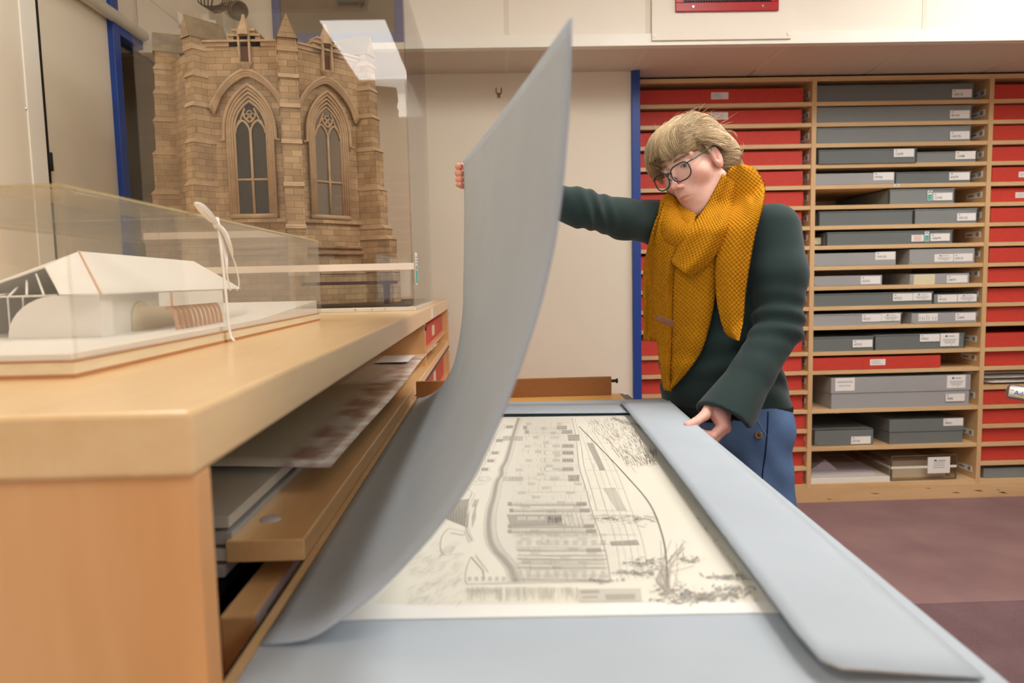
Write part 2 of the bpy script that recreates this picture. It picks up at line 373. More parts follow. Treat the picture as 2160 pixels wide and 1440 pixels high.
ax = np.array([.55, -.75, -.3]); ax /= np.linalg.norm(ax)
obj('housing', MB().lathe([(0, -.06), (.03, -.055), (.036, -.03), (.036, .03)], cc-ax*.03, 24, axis=ax), m_white, t, smooth=True)
obj('hood', MB().lathe([(.037, 0), (.038, .035), (.034, .045), (.03, .045), (.03, .02), (0, .02)], cc-ax*.01, 24, axis=ax), mat('dark grey plastic', S(74, 70, 64), .4, .4), t, smooth=True)
obj('arm', MB().tube([cc-ax*.06, cc+np.array([-.03, .05, -.02]), np.array([cc[0]-.06, YS, cc[2]-.01])], .008), m_white, t, smooth=True)
obj('base_plate', MB().lathe([(0, .01), (.035, .01), (.04, 0)], (cc[0]-.06, YS, cc[2]-.01), 20, axis=(0, -1, 0)), m_white, t, smooth=True)
cc = atY(384, 42, 2.95)
t = thing('siren_horn', 'white horn on a bracket left of the security camera, above the church', 'horn', cc)
ax = np.array([-1, -.35, 0]); ax /= np.linalg.norm(ax)
obj('bell', MB().lathe([(.008, -.09), (.010, -.03), (.016, -.01), (.032, .012), (.034, .014), (.03, .013), (.012, -.005), (0, -.008)], cc, 28, axis=ax), m_white, t, smooth=True)
obj('bracket', MB().box(cc[0]+.075, cc[0]+.10, 2.97, YS, cc[2]-.10, cc[2]+.12).tube([cc-ax*.08, (cc[0]+.12, 2.99, cc[2])], .012), m_white, t)
cb = MB()
for k in range(5): cb.tube(crom([(cc[0]+.06+.02*k, 2.96, cc[2]+.16), (cc[0]+.08+.012*k, 2.93, cc[2]+.055-.008*k), (cc[0]+.16+.01*k, 2.95, cc[2]+.06), (cc[0]+.15, 2.98, cc[2]+.16)], 14), .003, 6)
tag(obj('cable_bundle', cb, m_black, smooth=True), 'loops of dark cable hanging above the white horn', 'cable')

# brass hook on the cream wall
hk = atY(1052, 198, YB); t = thing('wall_hook', 'small brass double hook on the bare cream back wall', 'hook', hk)
m_brass = mat('brass', S(150, 112, 56), .35, .5, metal=.8)
obj('back_plate', MB().box(hk[0]-.007, hk[0]+.007, YB-.004, YB, hk[2]-.02, hk[2]+.004), m_brass, t, bevel=.002)
for s_ in (-1, 1): obj('prong', MB().tube(crom([(hk[0], YB-.004, hk[2]-.006), (hk[0]+s_*.010, YB-.018, hk[2]-.002), (hk[0]+s_*.013, YB-.03, hk[2]+.012), (hk[0]+s_*.011, YB-.028, hk[2]+.02)], 10), .0028, 8), m_brass, t, smooth=True)

# ceiling luminaires (mostly outside the frame; seen in the acrylic)
for k, (lx, ly, a, b_, lk) in enumerate(LAMPS):
    t = thing('ceiling_light', 'recessed ceiling light panel with white frame above the room', 'light', (lx, ly, ZC), 'ceiling light panels')
    fr = MB()
    for q in (-1, 1): fr.box(lx+q*a/2-.015, lx+q*a/2+.015, ly-b_/2, ly+b_/2, ZC-.02, ZC); fr.box(lx-a/2, lx+a/2, ly+q*b_/2-.015, ly+q*b_/2+.015, ZC-.02, ZC)
    obj('frame', fr, m_white, t); obj('diffuser', MB().box(lx-a/2+.012, lx+a/2-.012, ly-b_/2+.012, ly+b_/2-.012, ZC-.012, ZC-.002), emat('lamp diffuser', LAMP_COL, LAMP*lk), t)

# ================================================================== SHELVING
m_birch = woodmat('birch board', S(208, 170, 120), S(226, 192, 144), .45, 'X', .05)
m_birchz = woodmat('birch upright', S(206, 168, 118), S(222, 186, 138), .45, 'Z', .05)
m_label = mat('white paper label', S(238, 236, 230), .6, .3)
m_labely = mat('cream paper label', S(226, 216, 178), .6, .3)
m_ink = mat('black print', S(36, 34, 38), .7, .2)
m_inkg = mat('grey print', S(150, 148, 146), .7, .2)
m_inkr = mat('red print', S(214, 120, 84), .7, .2)
m_inkb = mat('blue print', S(44, 86, 120), .7, .2)
m_teal = mat('green label', S(20, 172, 150), .6, .3)
YF = 3.6; YBK = 4.24
rowpx = [215, 259, 303, 347, 391, 434, 477, 519, 562.6, 605, 647.6, 689, 743, 783, 824, 865, 906, 944.6, 985, 1022]
RZ = [atY(1700, y, YF)[2] for y in rowpx]
U = [(.733, .748), (1.625, 1.649), (2.532, 2.556), (3.44, 3.464)]
ZT = 2.186
SH = thing('shelving_unit', 'tall birch shelving with three bays of narrow shelves filled with red and grey boxes', 'shelves', (2.1, 3.9, 0))
for a, b_ in U: obj('upright', MB().box(a, b_, YF, YBK, .01, ZT-.005), m_birchz, SH, bevel=.0015)
obj('top_board', MB().box(U[0][0], U[3][1], YF+.002, YBK, ZT-.022, ZT), m_birch, SH)
kick = MB().box(U[0][0], U[3][1], YF-.002, YF+.02, 0.0, RZ[19]-.02)
obj('plinth', kick, m_birch, SH)
sc_ = MB()
for px, py, lw_, lh in ((1749, 1053, 14, 1.6), (1846, 1041, 26, 2.2), (1958, 1030, 16, 1.6), (2017, 1039, 22, 2.4), (2064, 1035, 24, 3), (2115, 1039, 22, 3.4), (2106, 1033, 10, 1.6)):
    c = atY(px, py, YF-.004); a = lw_/414/2; h_ = lh/414/2
    sc_.add([(c[0]-a, YF-.0028, c[2]+h_), (c[0], YF-.0028, c[2]-h_*.4), (c[0]+a, YF-.0028, c[2]-h_*1.2), (c[0]+a*.2, YF-.0028, c[2]+h_*1.2)], [(0, 1, 2, 3)])
obj('scuff_marks', sc_, m_dark, SH)
obj('back_board', MB().box(U[0][0], U[3][1], YBK-.012, YBK, 0.02, ZT-.02), m_birch, SH)
BSKIP = (14, 16, 18)
for bay in range(3):
    for k, z in enumerate(RZ):
        if bay == 1 and k in BSKIP: continue
        x0, x1 = U[bay][1], U[bay+1][0]
        obj('shelf', MB().box(x0, x1, YF+.003, YBK-.012, z-.020, z), m_birch, SH, bevel=.001)
# white shelf tags stuck to the inner side of the uprights
for bay, xr in ((0, U[1][0]), (1, U[2][0])):
    for k, z in enumerate(RZ):
        if bay == 1 and k in BSKIP: continue
        zz = z+.045+rng.uniform(-.004, .004); tl = rng.uniform(-.1, .12)
        mb = MB(); x = xr-.0015; y0, y1 = YF+.03, YF+.15
        dz = tl*.05
        mb.prism([(x, y0, zz-.015), (x, y1, zz-.015-dz), (x, y1, zz+.015-dz), (x, y0, zz+.015)], (.0012, 0, 0), 0)
        for q in range(3): mb.box(x-.0006, x, y0+.012, y0+.034, zz-.009+q*.007, zz-.005+q*.007, 1)
        mb.box(x-.0006, x, y0+.06, y0+.105, zz-.003, zz+.002, 1)
        obj('shelf_tag', mb, [m_label, m_ink], SH)

m_red = mat('red box cloth', S(205, 68, 56), .55, .3, var=.06, scale=60, bump=.1, bscale=600)
m_grey = [mat('dark grey box board', S(114, 120, 118), .6, .3, var=.04, scale=5), mat('grey box board', S(136, 141, 139), .6, .3, var=.04, scale=5), mat('light grey box board', S(164, 165, 164), .6, .3, var=.04, scale=5)]
m_gedge = mat('pale grey box edging', S(168, 172, 166), .6, .3)
m_metal = mat('dark metal edging', S(70, 74, 74), .35, .5, metal=.6)
def X6(px, py): return atY(px, py, YF)[0]
ordn = ['top', 'second', 'third', 'fourth', 'fifth', 'sixth', 'seventh', 'eighth', 'ninth', 'tenth', 'eleventh', 'twelfth', 'thirteenth', 'fourteenth', 'fifteenth', 'sixteenth', 'seventeenth', 'eighteenth', 'nineteenth', 'bottom']
def barlabel(mb, x0, x1, z0, z1, y, txt=None, seed=0, mi=0):        # white label with a printed number and emblem
    mb.box(x0, x1, y-.0008, y, z0, z1, mi); w_, h_ = x1-x0, z1-z0; yy = y-.0011
    def tri(cx, cz, s): mb.add([(cx-s, yy, cz), (cx+s, yy, cz), (cx+s*.5, yy, cz+s*.6), (cx, yy, cz+s*.9), (cx-s*.6, yy, cz+s*.5)], [(0, 1, 2, 3, 4)], 1)
    tri(x0+w_*.12, z1-h_*.24, w_*.05)
    if txt: text(mb, txt, h_*.42, (x0+w_*.06, yy, z0+h_*.24), mi=1)
def tbar(mb, x0, x1, z0, z1, y, mi): mb.box(x0, x1, y-.0003, y, z0, z1, mi)
# red boxes of the left and right bays
def redbox(name, x0, x1, z, h, y0, label, group, lab=None):
    t = thing(name, label, 'box', ((x0+x1)/2, (y0+YBK)/2, z), group)
    obj('box_body', MB().box(x0, x1, y0+.004, y0+.58, z, z+h-.004), m_red, t, bevel=.0015)
    obj('lid', MB().box(x0-.001, x1+.001, y0, y0+.582, z+h-.004, z+h).box(x0-.001, x1+.001, y0, y0+.004, z+.002, z+h-.004), m_red, t, bevel=.001)
    if lab:
        mb = MB(); a, b_, c, d = lab
        mb.box(a, b_, y0-.001, y0-.0002, c, d, 0)
        for q in range(3): tbar(mb, a+(b_-a)*.08, a+(b_-a)*rng.uniform(.5, .85), c+(d-c)*(.25+.22*q), c+(d-c)*(.31+.22*q), y0-.001, 1)
        obj('label', mb, [m_label, m_inkg], t)
    return t
for k in range(20):
    z = RZ[k]; x0 = X6(1343+rng.uniform(0, 6), rowpx[k])+.012; x1 = X6(1699+rng.uniform(-8, 3), rowpx[k])
    lab = None
    if k == 0: p, q = atY(1504, 209, YF), atY(1541, 194, YF); lab = (p[0], q[0], z+.028, z+.062)
    if k == 1: p, q = atY(1503, 254, YF), atY(1540, 239, YF); lab = (p[0], q[0], z+.030, z+.066)
    redbox('archive_box', x0, x1, z, .076+rng.uniform(-.003, .002), YF+.01+rng.uniform(0, .025),
           'red box on the %s shelf of the left-hand bay%s' % (ordn[k], {0: ', white label in its middle', 1: ', shiny white label in its middle'}.get(k, '')), 'red boxes in the left-hand bay', lab)
for k in range(19):
    if k == 14: continue
    z = RZ[k]; x0 = X6(2098+rng.uniform(-2, 5)-.035*(rowpx[k]-200), rowpx[k]-20); lab = None
    if k in (4, 5): p = atY(2152, 370, YF); lab = (p[0], p[0]+.07, z+.022, z+.05)
    redbox('archive_box', max(x0, U[2][1]+.012), U[3][0]-.03, z, .076+rng.uniform(-.003, .002), YF+.01+rng.uniform(0, .02),
           'red box on the %s shelf of the right-hand bay%s' % (ordn[k], ', white label at its right' if k in (4, 5) else ''), 'red boxes in the right-hand bay', lab)
# right bay: white wrapped bundles and the grey box at the bottom
m_tissue = mat('white tissue wrap', S(236, 232, 226), .7, .2, bump=.4, bscale=40)
z = RZ[14]
for q in range(3):
    A = []
    for t_ in np.linspace(0, 1, 18):
        rr = .5*.026*(1-abs(2*t_-1)**6)
        A.append([(2.60+.02*cos(9*t_+q)+.78*u_*1.0-.03*q, YF+.03+.55*t_, z+.013+q*.0255+(.0125 if True else 0)*s_*(1-abs(2*t_-1)**8)*(.85+.15*sin(20*u_+3*q))) for s_, u_ in [(1, v) for v in np.linspace(0, 1, 14)]+[(-1, v) for v in np.linspace(1, 0, 14)]])
    o = obj('wrapped_bundle', MB().grid(A, closev=True), m_tissue, smooth=True)
    tag(o, '%s white paper wrapped bundle of the pile among the red boxes at right' % ('lowest', 'middle', 'topmost')[q], 'bundle', 'white wrapped bundles')

def numlab(x0px, x1px, ycpx, hpx=16.5): a = atY(x0px, ycpx+hpx/2, YF); b_ = atY(x1px, ycpx-hpx/2, YF); c = atY((x0px+x1px)/2, ycpx, YF)[2]; return (a[0], b_[0], c-hpx/414/2, c+hpx/414/2)
def greybox(k, x0px, x1px, hpx, shade, labels=(), style='metal', y0=YF+.008, label='', depth=.55, skew=0):
    z = RZ[k]; yb = rowpx[k]; x0, x1 = X6(x0px, yb-10), X6(x1px, yb-10); h_ = hpx/414
    t = thing('archive_box', label, 'box', ((x0+x1)/2, y0+depth/2, z), 'grey boxes in the middle bay')
    body = MB(); m = m_grey[shade]
    if style == 'deep':       # lidded model box with pale edging
        lid = h_*.5; body.box(x0+.004, x1-.004, y0+.004, y0+depth, z, z+h_-.002)
        obj('box_body', body, m, t, bevel=.001)
        obj('lid', MB().box(x0, x1, y0, y0+depth+.004, z+h_-lid, z+h_), m, t, bevel=.0015)
    else:
        obj('box_body', MB().box(x0, x1, y0+.003, y0+depth, z, z+h_-.003), m, t, bevel=.001)
        if style == 'flap':   # folded front flap with one rounded corner
            r = h_*.35; pts = [(x1, y0, z+h_), (x0, y0, z+h_)]+[(x0+r-r*cos(a), y0, z+.002+r-r*sin(a)) for a in np.linspace(0, pi/2, 6)]+[(x1, y0, z+.002)]
            obj('front_flap', MB().prism(pts, (0, .003, 0)), m, t)
            obj('lid', MB().box(x0, x1, y0, y0+depth, z+h_-.003, z+h_), m, t)
        else:
            obj('lid', MB().box(x0-.001, x1+.001, y0, y0+depth+.001, z+h_-.005, z+h_), m, t, bevel=.001)
            ed = MB()
            for xx in (x0, x1):
                for j in range(int(h_/.005)): ed.box(xx-.004, xx+.004, y0+.0008, y0+.006, z+.003+j*.005, z+.0055+j*.005)
            obj('metal_edge', ed, m_metal, t)
    for lb in labels:
        kind, a, b_, yc, hp, txt = lb; X0, X1, Z0, Z1 = numlab(a, b_, yc, hp); mb = MB()
        if kind == 'n': barlabel(mb, X0, X1, Z0, Z1, y0-.0004, txt); obj('number_label', mb, [m_label, m_ink], t)
        elif kind == 'p':
            mb.box(X0, X1, y0-.0012, y0-.0004, Z0, Z1, 0); W, Hh = X1-X0, Z1-Z0
            mb.add([(X0+W*.24, y0-.0014, Z1-Hh*.28), (X0+W*.40, y0-.0014, Z1-Hh*.28), (X0+W*.36, y0-.0014, Z1-Hh*.16), (X0+W*.30, y0-.0014, Z1-Hh*.12)], [(0, 1, 2, 3)], 2)
            tbar(mb, X0+W*.44, X0+W*.75, Z1-Hh*.26, Z1-Hh*.2, y0-.0012, 1)
            for q in range(3): tbar(mb, X0+W*(.14+.05*q), X1-W*(.12+.06*q), Z0+Hh*(.5-.13*q), Z0+Hh*(.545-.13*q), y0-.0012, 1)
            mb.box(X0+W*.57, X0+W*.61, y0-.0014, y0-.0012, Z0+Hh*.07, Z0+Hh*.15, 3)
            obj('printed_label', mb, [m_label, m_inkg, m_inkb, m_teal], t)
        elif kind == 'g':
            mb.box(X0, X1, y0-.0012, y0-.0004, Z0, Z1, 0); W, Hh = X1-X0, Z1-Z0
            mb.box(X0+W*.1, X1-W*.1, y0-.0014, y0-.0012, Z0+Hh*.05, Z0+Hh*.6, 1)
            ring = [(X0+W/2+W*.32*cos(a), Z0+Hh*.78+W*.32*sin(a)) for a in np.linspace(-.4, pi+.4, 10)]
            for (p0, p1), (q0, q1) in zip(ring[:-1], ring[1:]): mb.add([(p0, y0-.0014, p1), (q0, y0-.0014, q1), (X0+W/2+(q0-X0-W/2)*.55, y0-.0014, Z0+Hh*.78+(q1-Z0-Hh*.78)*.55), (X0+W/2+(p0-X0-W/2)*.55, y0-.0014, Z0+Hh*.78+(p1-Z0-Hh*.78)*.55)], [(0, 1, 2, 3)], 2)
            for q in range(2): tbar(mb, X0+W*.25, X1-W*.25, Z0+Hh*(.15+.2*q), Z0+Hh*(.19+.2*q), y0-.0014, 0)
            obj('green_tag', mb, [m_label, m_teal, m_ink], t)
        elif kind == 'r':
            mb.box(X0, X1, y0-.0012, y0-.0004, Z0, Z1, 0); W, Hh = X1-X0, Z1-Z0
            for q in range(3): tbar(mb, X0+W*.2, X1-W*.2, Z0+Hh*(.2+.25*q), Z0+Hh*(.28+.25*q), y0-.0012, 1)
            obj('red_print_label', mb, [m_label, m_inkr], t)
        elif kind == 'y': obj('yellow_note', mb.box(X0, X1, y0-.0014, y0-.0004, Z0, Z1), m_labely, t)
        elif kind == 't':
            mb.box(X0, X1, y0-.0012, y0-.0004, Z0, Z1, 0); W, Hh = X1-X0, Z1-Z0
            text(mb, 'HANDLE WITH CARE', W*.083, (X0+W/2, y0-.0014, Z0+Hh*.68), mi=1, align='CENTER'); text(mb, 'FRAGILE MODEL', W*.083, (X0+W/2, y0-.0014, Z0+Hh*.36), mi=1, align='CENTER')
            tbar(mb, X0+W*.12, X1-W*.12, Z0+Hh*.64, Z0+Hh*.655, y0-.0012, 1)
            obj('handling_label', mb, [m_label, m_ink], t)
        elif kind == 'v':
            mb.box(X0, X1, y0-.0012, y0-.0004, Z0, Z1, 0); W, Hh = X1-X0, Z1-Z0
            for q in (.06, .2, .3, .42, .52, .74, .88): mb.box(X0+W*q, X0+W*(q+.025), y0-.0014, y0-.0012, Z0+Hh*.12, Z0+Hh*(.5+.35*((q*7) % 1)), 1)
            obj('printed_label', mb, [m_label, m_inkg], t)
    return t
gb = 'grey archive box numbered %s'
greybox(0, 1724, 2057, 33.5, 0, [('n', 2010, 2052, 196, 16.5, '100116')], label=gb % '100116, filling the top shelf')
greybox(1, 1721.4, 2053, 31.5, 1, [('n', 2005.6, 2047.6, 240.5, 16.5, '40150')], label=gb % '40150, filling the second shelf')
greybox(2, 1723, 2051, 32, 1, [('n', 2005.6, 2047.6, 284.5, 16.5, '100105')], label=gb % '100105, filling the third shelf')
greybox(3, 1725, 1931, 29, 0, [('n', 1883, 1926, 323, 16.5, '12658')], y0=YF-.008, label=gb % '12658, jutting out at left of its shelf')
greybox(3, 1933, 2062, 22, 1, [('n', 2017, 2060, 326.5, 16.5, '12488')], label=gb % '12488, right half of its shelf')
greybox(4, 1718, 1888.5, 25, 2, [('n', 1844, 1887, 371, 16, '47920')], 'flap', label='pale ' + gb % '47920 with rounded flap')
greybox(4, 1891, 2051, 24, 0, [('n', 2004, 2047.6, 371, 16, '64579')], label=gb % '64579, beside a paler flap box')
greybox(5, 1878, 2016, 31, 1, [('n', 1970, 2011, 414, 16, '12166'), ('g', 1958, 1968.5, 412, 21, '')], label=gb % '12166 with green padlock tag')
greybox(6, 1729, 1928, 30, 0, [], label='dark grey archive box without any label beside number 100125')
greybox(6, 1931, 2064, 31, 1, [('n', 2020.5, 2060.6, 457, 16, '100125')], label=gb % '100125, right of an unlabelled box')
greybox(7, 1745.5, 2012, 28, 0, [('n', 1964, 2005.5, 500, 16, '100694'), ('g', 1952, 1962, 498.5, 21, ''), ('r', 1924, 1950.5, 502, 14, '')], label=gb % '100694 with green tag and red printed label')
greybox(7, 1718, 1743, 18, 0, [('y', 1722, 1743, 507, 14, '')], y0=YF+.06, label='small grey box with a cream label squeezed in left of number 100694')
greybox(8, 1716.7, 1891, 28.5, 2, [('n', 1848, 1890, 539, 16.5, '100120')], 'flap', label='pale ' + gb % '100120 with rounded flap')
greybox(8, 1920, 2057, 33, 2, [('p', 1972.7, 2013, 543.5, 16, ''), ('n', 2014, 2054, 542.5, 16.5, '59319')], 'flap', label='pale ' + gb % '59319 with two labels side by side')
greybox(9, 1719, 1862, 23, 2, [('n', 1817, 1859, 590.5, 16.5, '55392')], 'flap', label='low ' + gb % '55392 at left')
greybox(9, 1921, 2046, 23, 2, [('y', 1929, 1974, 589, 21.5, ''), ('n', 1999, 2043, 588, 16, '54879')], 'flap', label='low ' + gb % '54879 with a pale yellow note')
greybox(10, 1715.5, 1970, 27, 0, [('n', 1885, 1926.7, 626.5, 16, '47222'), ('p', 1927, 1967, 625.5, 16, '')], label='long ' + gb % '47222')
greybox(10, 1972, 2063, 22, 1, [('n', 1980, 2021, 629, 15.5, '47225'), ('p', 2021.6, 2062, 628, 15.5, '')], 'flap', label='short ' + gb % '47225 at right')
greybox(11, 1715, 1904, 25, 2, [('n', 1819.6, 1860.7, 670.5, 16, '47221'), ('p', 1861, 1901, 669, 16, '')], label='pale ' + gb % '47221 with two labels')
greybox(11, 1924.5, 2061.6, 24.5, 2, [('v', 1939, 1980, 669, 16, ''), ('n', 2017, 2060, 667.5, 16, '12840')], 'flap', label='pale ' + gb % '12840 with upright print on one label')
greybox(12, 1714, 1845.6, 31, 0, [('n', 1800, 1842, 724.5, 16, '47919')], label=gb % '47919, left half of its shelf')
greybox(12, 1847, 2036.7, 33, 0, [('n', 1942, 1984.5, 712.5, 16, '47921'), ('p', 1985, 2025, 716.5, 28, '')], label=gb % '47921 with a large square label')
redbox('archive_box', X6(1715, 770), X6(1986, 770), RZ[13], 27/414, YF+.01, 'lone red archive box among the grey ones in the middle bay', 'red box in the middle bay', numlab(1837, 1870, 764, 13))
greybox(15, 1754, 2048, 68, 2, [('t', 1763, 1804.5, 811, 28, ''), ('p', 1999, 2039, 805, 28, ''), ('n', 1996, 2037, 838.5, 16.5, '7888')], 'deep', label='large pale grey lidded box marked handle with care fragile model')
greybox(17, 1724, 1848, 36, 0, [('n', 1801, 1843, 930.5, 16.5, '67193')], 'flap', y0=YF+.03, label=gb % '67193 with rounded flap near the bottom')
greybox(17, 1881, 2039, 54, 0, [('n', 1996, 2038, 891.5, 16.5, '58961')], 'deep', y0=YF+.025, label='tall lidded ' + gb % '58961 near the bottom')
o = greybox(19, 2080, 2400, 24, 1, [], 'flap', y0=YF+.02, label='grey archive box at the foot of the right-hand bay under red boxes')
# two acrylic cases on the bottom shelf
m_acr = clearmat('clear acrylic', (.97, .965, .95), 1.42)
def acase(mb, x0, x1, y0, y1, z0, z1, th=.004, top=True):
    mb.box(x0, x1, y0, y0+th, z0, z1); mb.box(x0, x1, y1-th, y1, z0, z1); mb.box(x0, x0+th, y0+th, y1-th, z0, z1); mb.box(x1-th, x1, y0+th, y1-th, z0, z1)
    if top: mb.box(x0+th, x1-th, y0+th, y1-th, z1-th, z1)
    return mb
z = RZ[19]; a, b_ = X6(1711, 1000), X6(1880, 1000)
t = thing('model_case', 'clear acrylic case on a white base in the bottom corner of the middle bay', 'case', ((a+b_)/2, 3.85, z))
obj('base', MB().box(a, b_, YF+.01, YF+.5, z, z+.03), m_white, t, bevel=.002)
obj('cover', acase(MB(), a+.004, b_-.004, YF+.014, YF+.49, z+.03, z+.115), m_acr, t)
obj('model', MB().box(a+.03, b_-.06, YF+.06, YF+.42, z+.03, z+.042).prism([(a+.05, YF+.12, z+.042), (a+.2, YF+.12, z+.042), (a+.13, YF+.12, z+.1)], (0, .22, 0)), mat('pale mauve card', S(200, 194, 204), .7, .2), t)
a, b_ = X6(1884, 1000), X6(2021, 1000)
t = thing('model_case', 'clear acrylic case with white ribbon and paper label on the bottom shelf', 'case', ((a+b_)/2, 3.85, z))
obj('cover', acase(MB(), a, b_, YF+.02, YF+.45, z+.004, z+.135), m_acr, t)
obj('model', MB().box(a+.03, b_-.03, YF+.06, YF+.4, z+.004, z+.05).box(a+.06, b_-.05, YF+.12, YF+.36, z+.05, z+.08), mat('cream card', S(222, 210, 184), .7, .2), t)
ce = MB()
for x_ in (a, b_):
    ce.box(x_-.0025, x_+.0025, YF+.0175, YF+.0225, z+.004, z+.135)
ce.box(a, b_, YF+.0175, YF+.0225, z+.003, z+.007); ce.box(a, b_, YF+.0175, YF+.0225, z+.132, z+.136)
obj('joint_edge', ce, mat('dark acrylic joint', S(96, 88, 74), .3, .5), t)
obj('ribbon', MB().box(a-.002, b_+.002, YF+.017, YF+.0195, z+.066, z+.078).box(a-.002, a+.0, YF+.0195, YF+.45, z+.066, z+.078), m_white, t)
mb = MB(); X0, X1, Z0, Z1 = numlab(1960, 2008, 982, 36); mb.box(X0, X1, YF+.0135, YF+.0165, Z0, Z1, 0)
for q in range(3): tbar(mb, X0+.03, X1-.03, Z0+.03+q*.012, Z0+.033+q*.012, YF+.0135, 1)
mb.add([(X0+.03, YF+.013, Z1-.022), (X0+.05, YF+.013, Z1-.022), (X0+.045, YF+.013, Z1-.014), (X0+.036, YF+.013, Z1-.013)], [(0, 1, 2, 3)], 2); tbar(mb, X0+.055, X1-.025, Z1-.022, Z1-.017, YF+.0135, 1)
obj('paper_label', mb, [m_label, m_inkg, m_inkb], t)
mb = MB(); X0, X1, Z0, Z1 = numlab(1886, 1898, 390.5, 5.5); mb.box(X0, X1, YF+.0015, YF+.0028, Z0, Z1, 0); tbar(mb, X0+.006, X1-.006, Z0+.004, Z1-.004, YF+.0015, 1)
obj('edge_tag', mb, [m_label, m_inkg], SH)
# ================================================================== PLAN CABINET AND WORKTOP
m_beech = woodmat('beech worktop', S(224, 182, 124), S(238, 203, 150), .28, 'Y', .35, 5)
m_beechz = woodmat('beech side', S(222, 164, 104), S(236, 184, 128), .4, 'Z', .1, 4)
m_plank = woodmat('oak flap', S(236, 184, 122), S(248, 208, 152), .35, 'Y', .2, 7)
m_mdf = mat('brown fibreboard', S(164, 112, 66), .75, .2, var=.08, scale=300)
m_paper = mat('off white paper', S(232, 228, 214), .7, .2)
m_greyp = mat('grey board sheets', S(196, 194, 190), .7, .2)
m_sleeve = mat('old cream print', S(214, 204, 178), .4, .4, var=.05, scale=6)
ZW, ZWB = 1.12, 1.071; XF = -.221
o = obj('worktop', MB().box(XL, XF, .51, 3.46, ZWB, ZW), m_beech, bevel=.004)
tag(o, 'long thick beech worktop carrying the two acrylic cases', 'worktop')
CB = thing('plan_cabinet', 'beech plan cabinet with open flaps under the long worktop', 'cabinet', (-.85, 2.0, 0))
obj('side_panel', MB().box(XL+.01, XF-.002, .515, .545, 0, ZWB), m_beechz, CB, bevel=.002)
obj('side_panel', MB().box(XL+.01, XF-.002, 3.43, 3.46, 0, ZWB), m_beechz, CB, bevel=.002)
obj('divider', MB().box(XL+.01, XF-.015, 2.40, 2.425, .62, ZWB), m_beechz, CB)
obj('back_panel', MB().box(XL+.002, XL+.014, .55, 3.43, 0, ZWB), m_beechz, CB)
obj('compartment_floor', MB().box(XL+.02, -.325, .55, 2.40, .85, .866), m_dark, CB)  # floor coloured dark to carry the shade of the gap behind the flap
obj('compartment_floor', MB().box(XL+.02, XF-.012, 2.425, 3.43, .962, .974), m_beechz, CB)
obj('compartment_floor', MB().box(XL+.02, XF-.012, 2.425, 3.43, .872, .884), m_beechz, CB)
obj('compartment_floor', MB().box(XL+.02, XF-.012, 2.425, 3.43, .752, .764), m_beechz, CB)
obj('lower_panel', MB().box(XF-.06, XF-.045, .55, 3.43, 0.0, .62), m_beechz, CB)
zp = atY(637, 1136, .79)[2]
fl = obj('flap', MB().box(-.313, XF-.002, .79, 3.45, zp-.026, zp), m_plank, CB, bevel=.002)
obj('edging', MB().box(XF-.004, XF-.0005, .80, 3.44, zp-.034, zp-.027), m_black, fl)
kn = atY(570, 1117, .87); obj('cover_cap', MB().lathe([(0, .003), (.011, .0025), (.013, 0)], (kn[0]+.004, .86, zp), 18), mat('silver cap', S(196, 186, 180), .35, .5), fl, smooth=True)
dr = obj('drawer_front', MB().box(-.288, -.252, .70, 3.4, .6, .874), m_plank, CB, bevel=.003)
mb = MB().box(-.2518, -.2512, .705, .98, .70, .8725)
for q in range(9): mb.box(-.2511, -.2509, .735, .735+rng.uniform(.12, .2), .735+q*.015, .742+q*.015, 1)
obj('contents_label', mb, [m_label, m_inkg], dr)
kb = atX(897, 690, XF-.02); obj('catch', MB().lathe([(0, .012), (.008, .012), (.008, .004), (.005, 0)], (XF-.022, 2.413, kb[2]), 12, axis=(1, 0, 0)), m_black, CB, smooth=True)
for z_ in (1.02, .83, .72):
    mb = MB().box(XF-.0018, XF-.001, 3.435, 3.456, z_, z_+.05, 0)
    for q in range(3): mb.box(XF-.001, XF-.0006, 3.438, 3.453, z_+.01+q*.011, z_+.017+q*.011, 1)
    obj('shelf_tag', mb, [m_label, m_ink], CB)
mb = MB().box(XF-.0005, XF+.0008, 2.5, 2.56, ZWB+.006, ZW-.006, 0); obj('edge_tag', mb, m_label, o)
for k, (z_, hh) in enumerate(((.974, .072), (.764, .1), (.63, .1))):
    t = thing('archive_box', ['red box under the far end of the worktop, above the open flap', 'red box at the far end of the cabinet, just below the flap', 'lowest red box at the far end of the plan cabinet'][k], 'box', (-.5, 2.95, z_), 'red boxes in the plan cabinet')
    obj('box_body', MB().box(-.9, XF-.03, 2.50, 3.36, z_, z_+hh), m_red, t, bevel=.0015)
    obj('lid', MB().box(XF-.03, XF-.026, 2.50, 3.36, z_+.002, z_+hh).box(-.9, XF-.03, 2.50, 3.36, z_+hh, z_+hh+.003), m_red, t)
    obj('label_holder', MB().box(XF-.026, XF-.0245, 2.80, 2.90, z_+hh*.25, z_+hh*.8), m_labely, t)
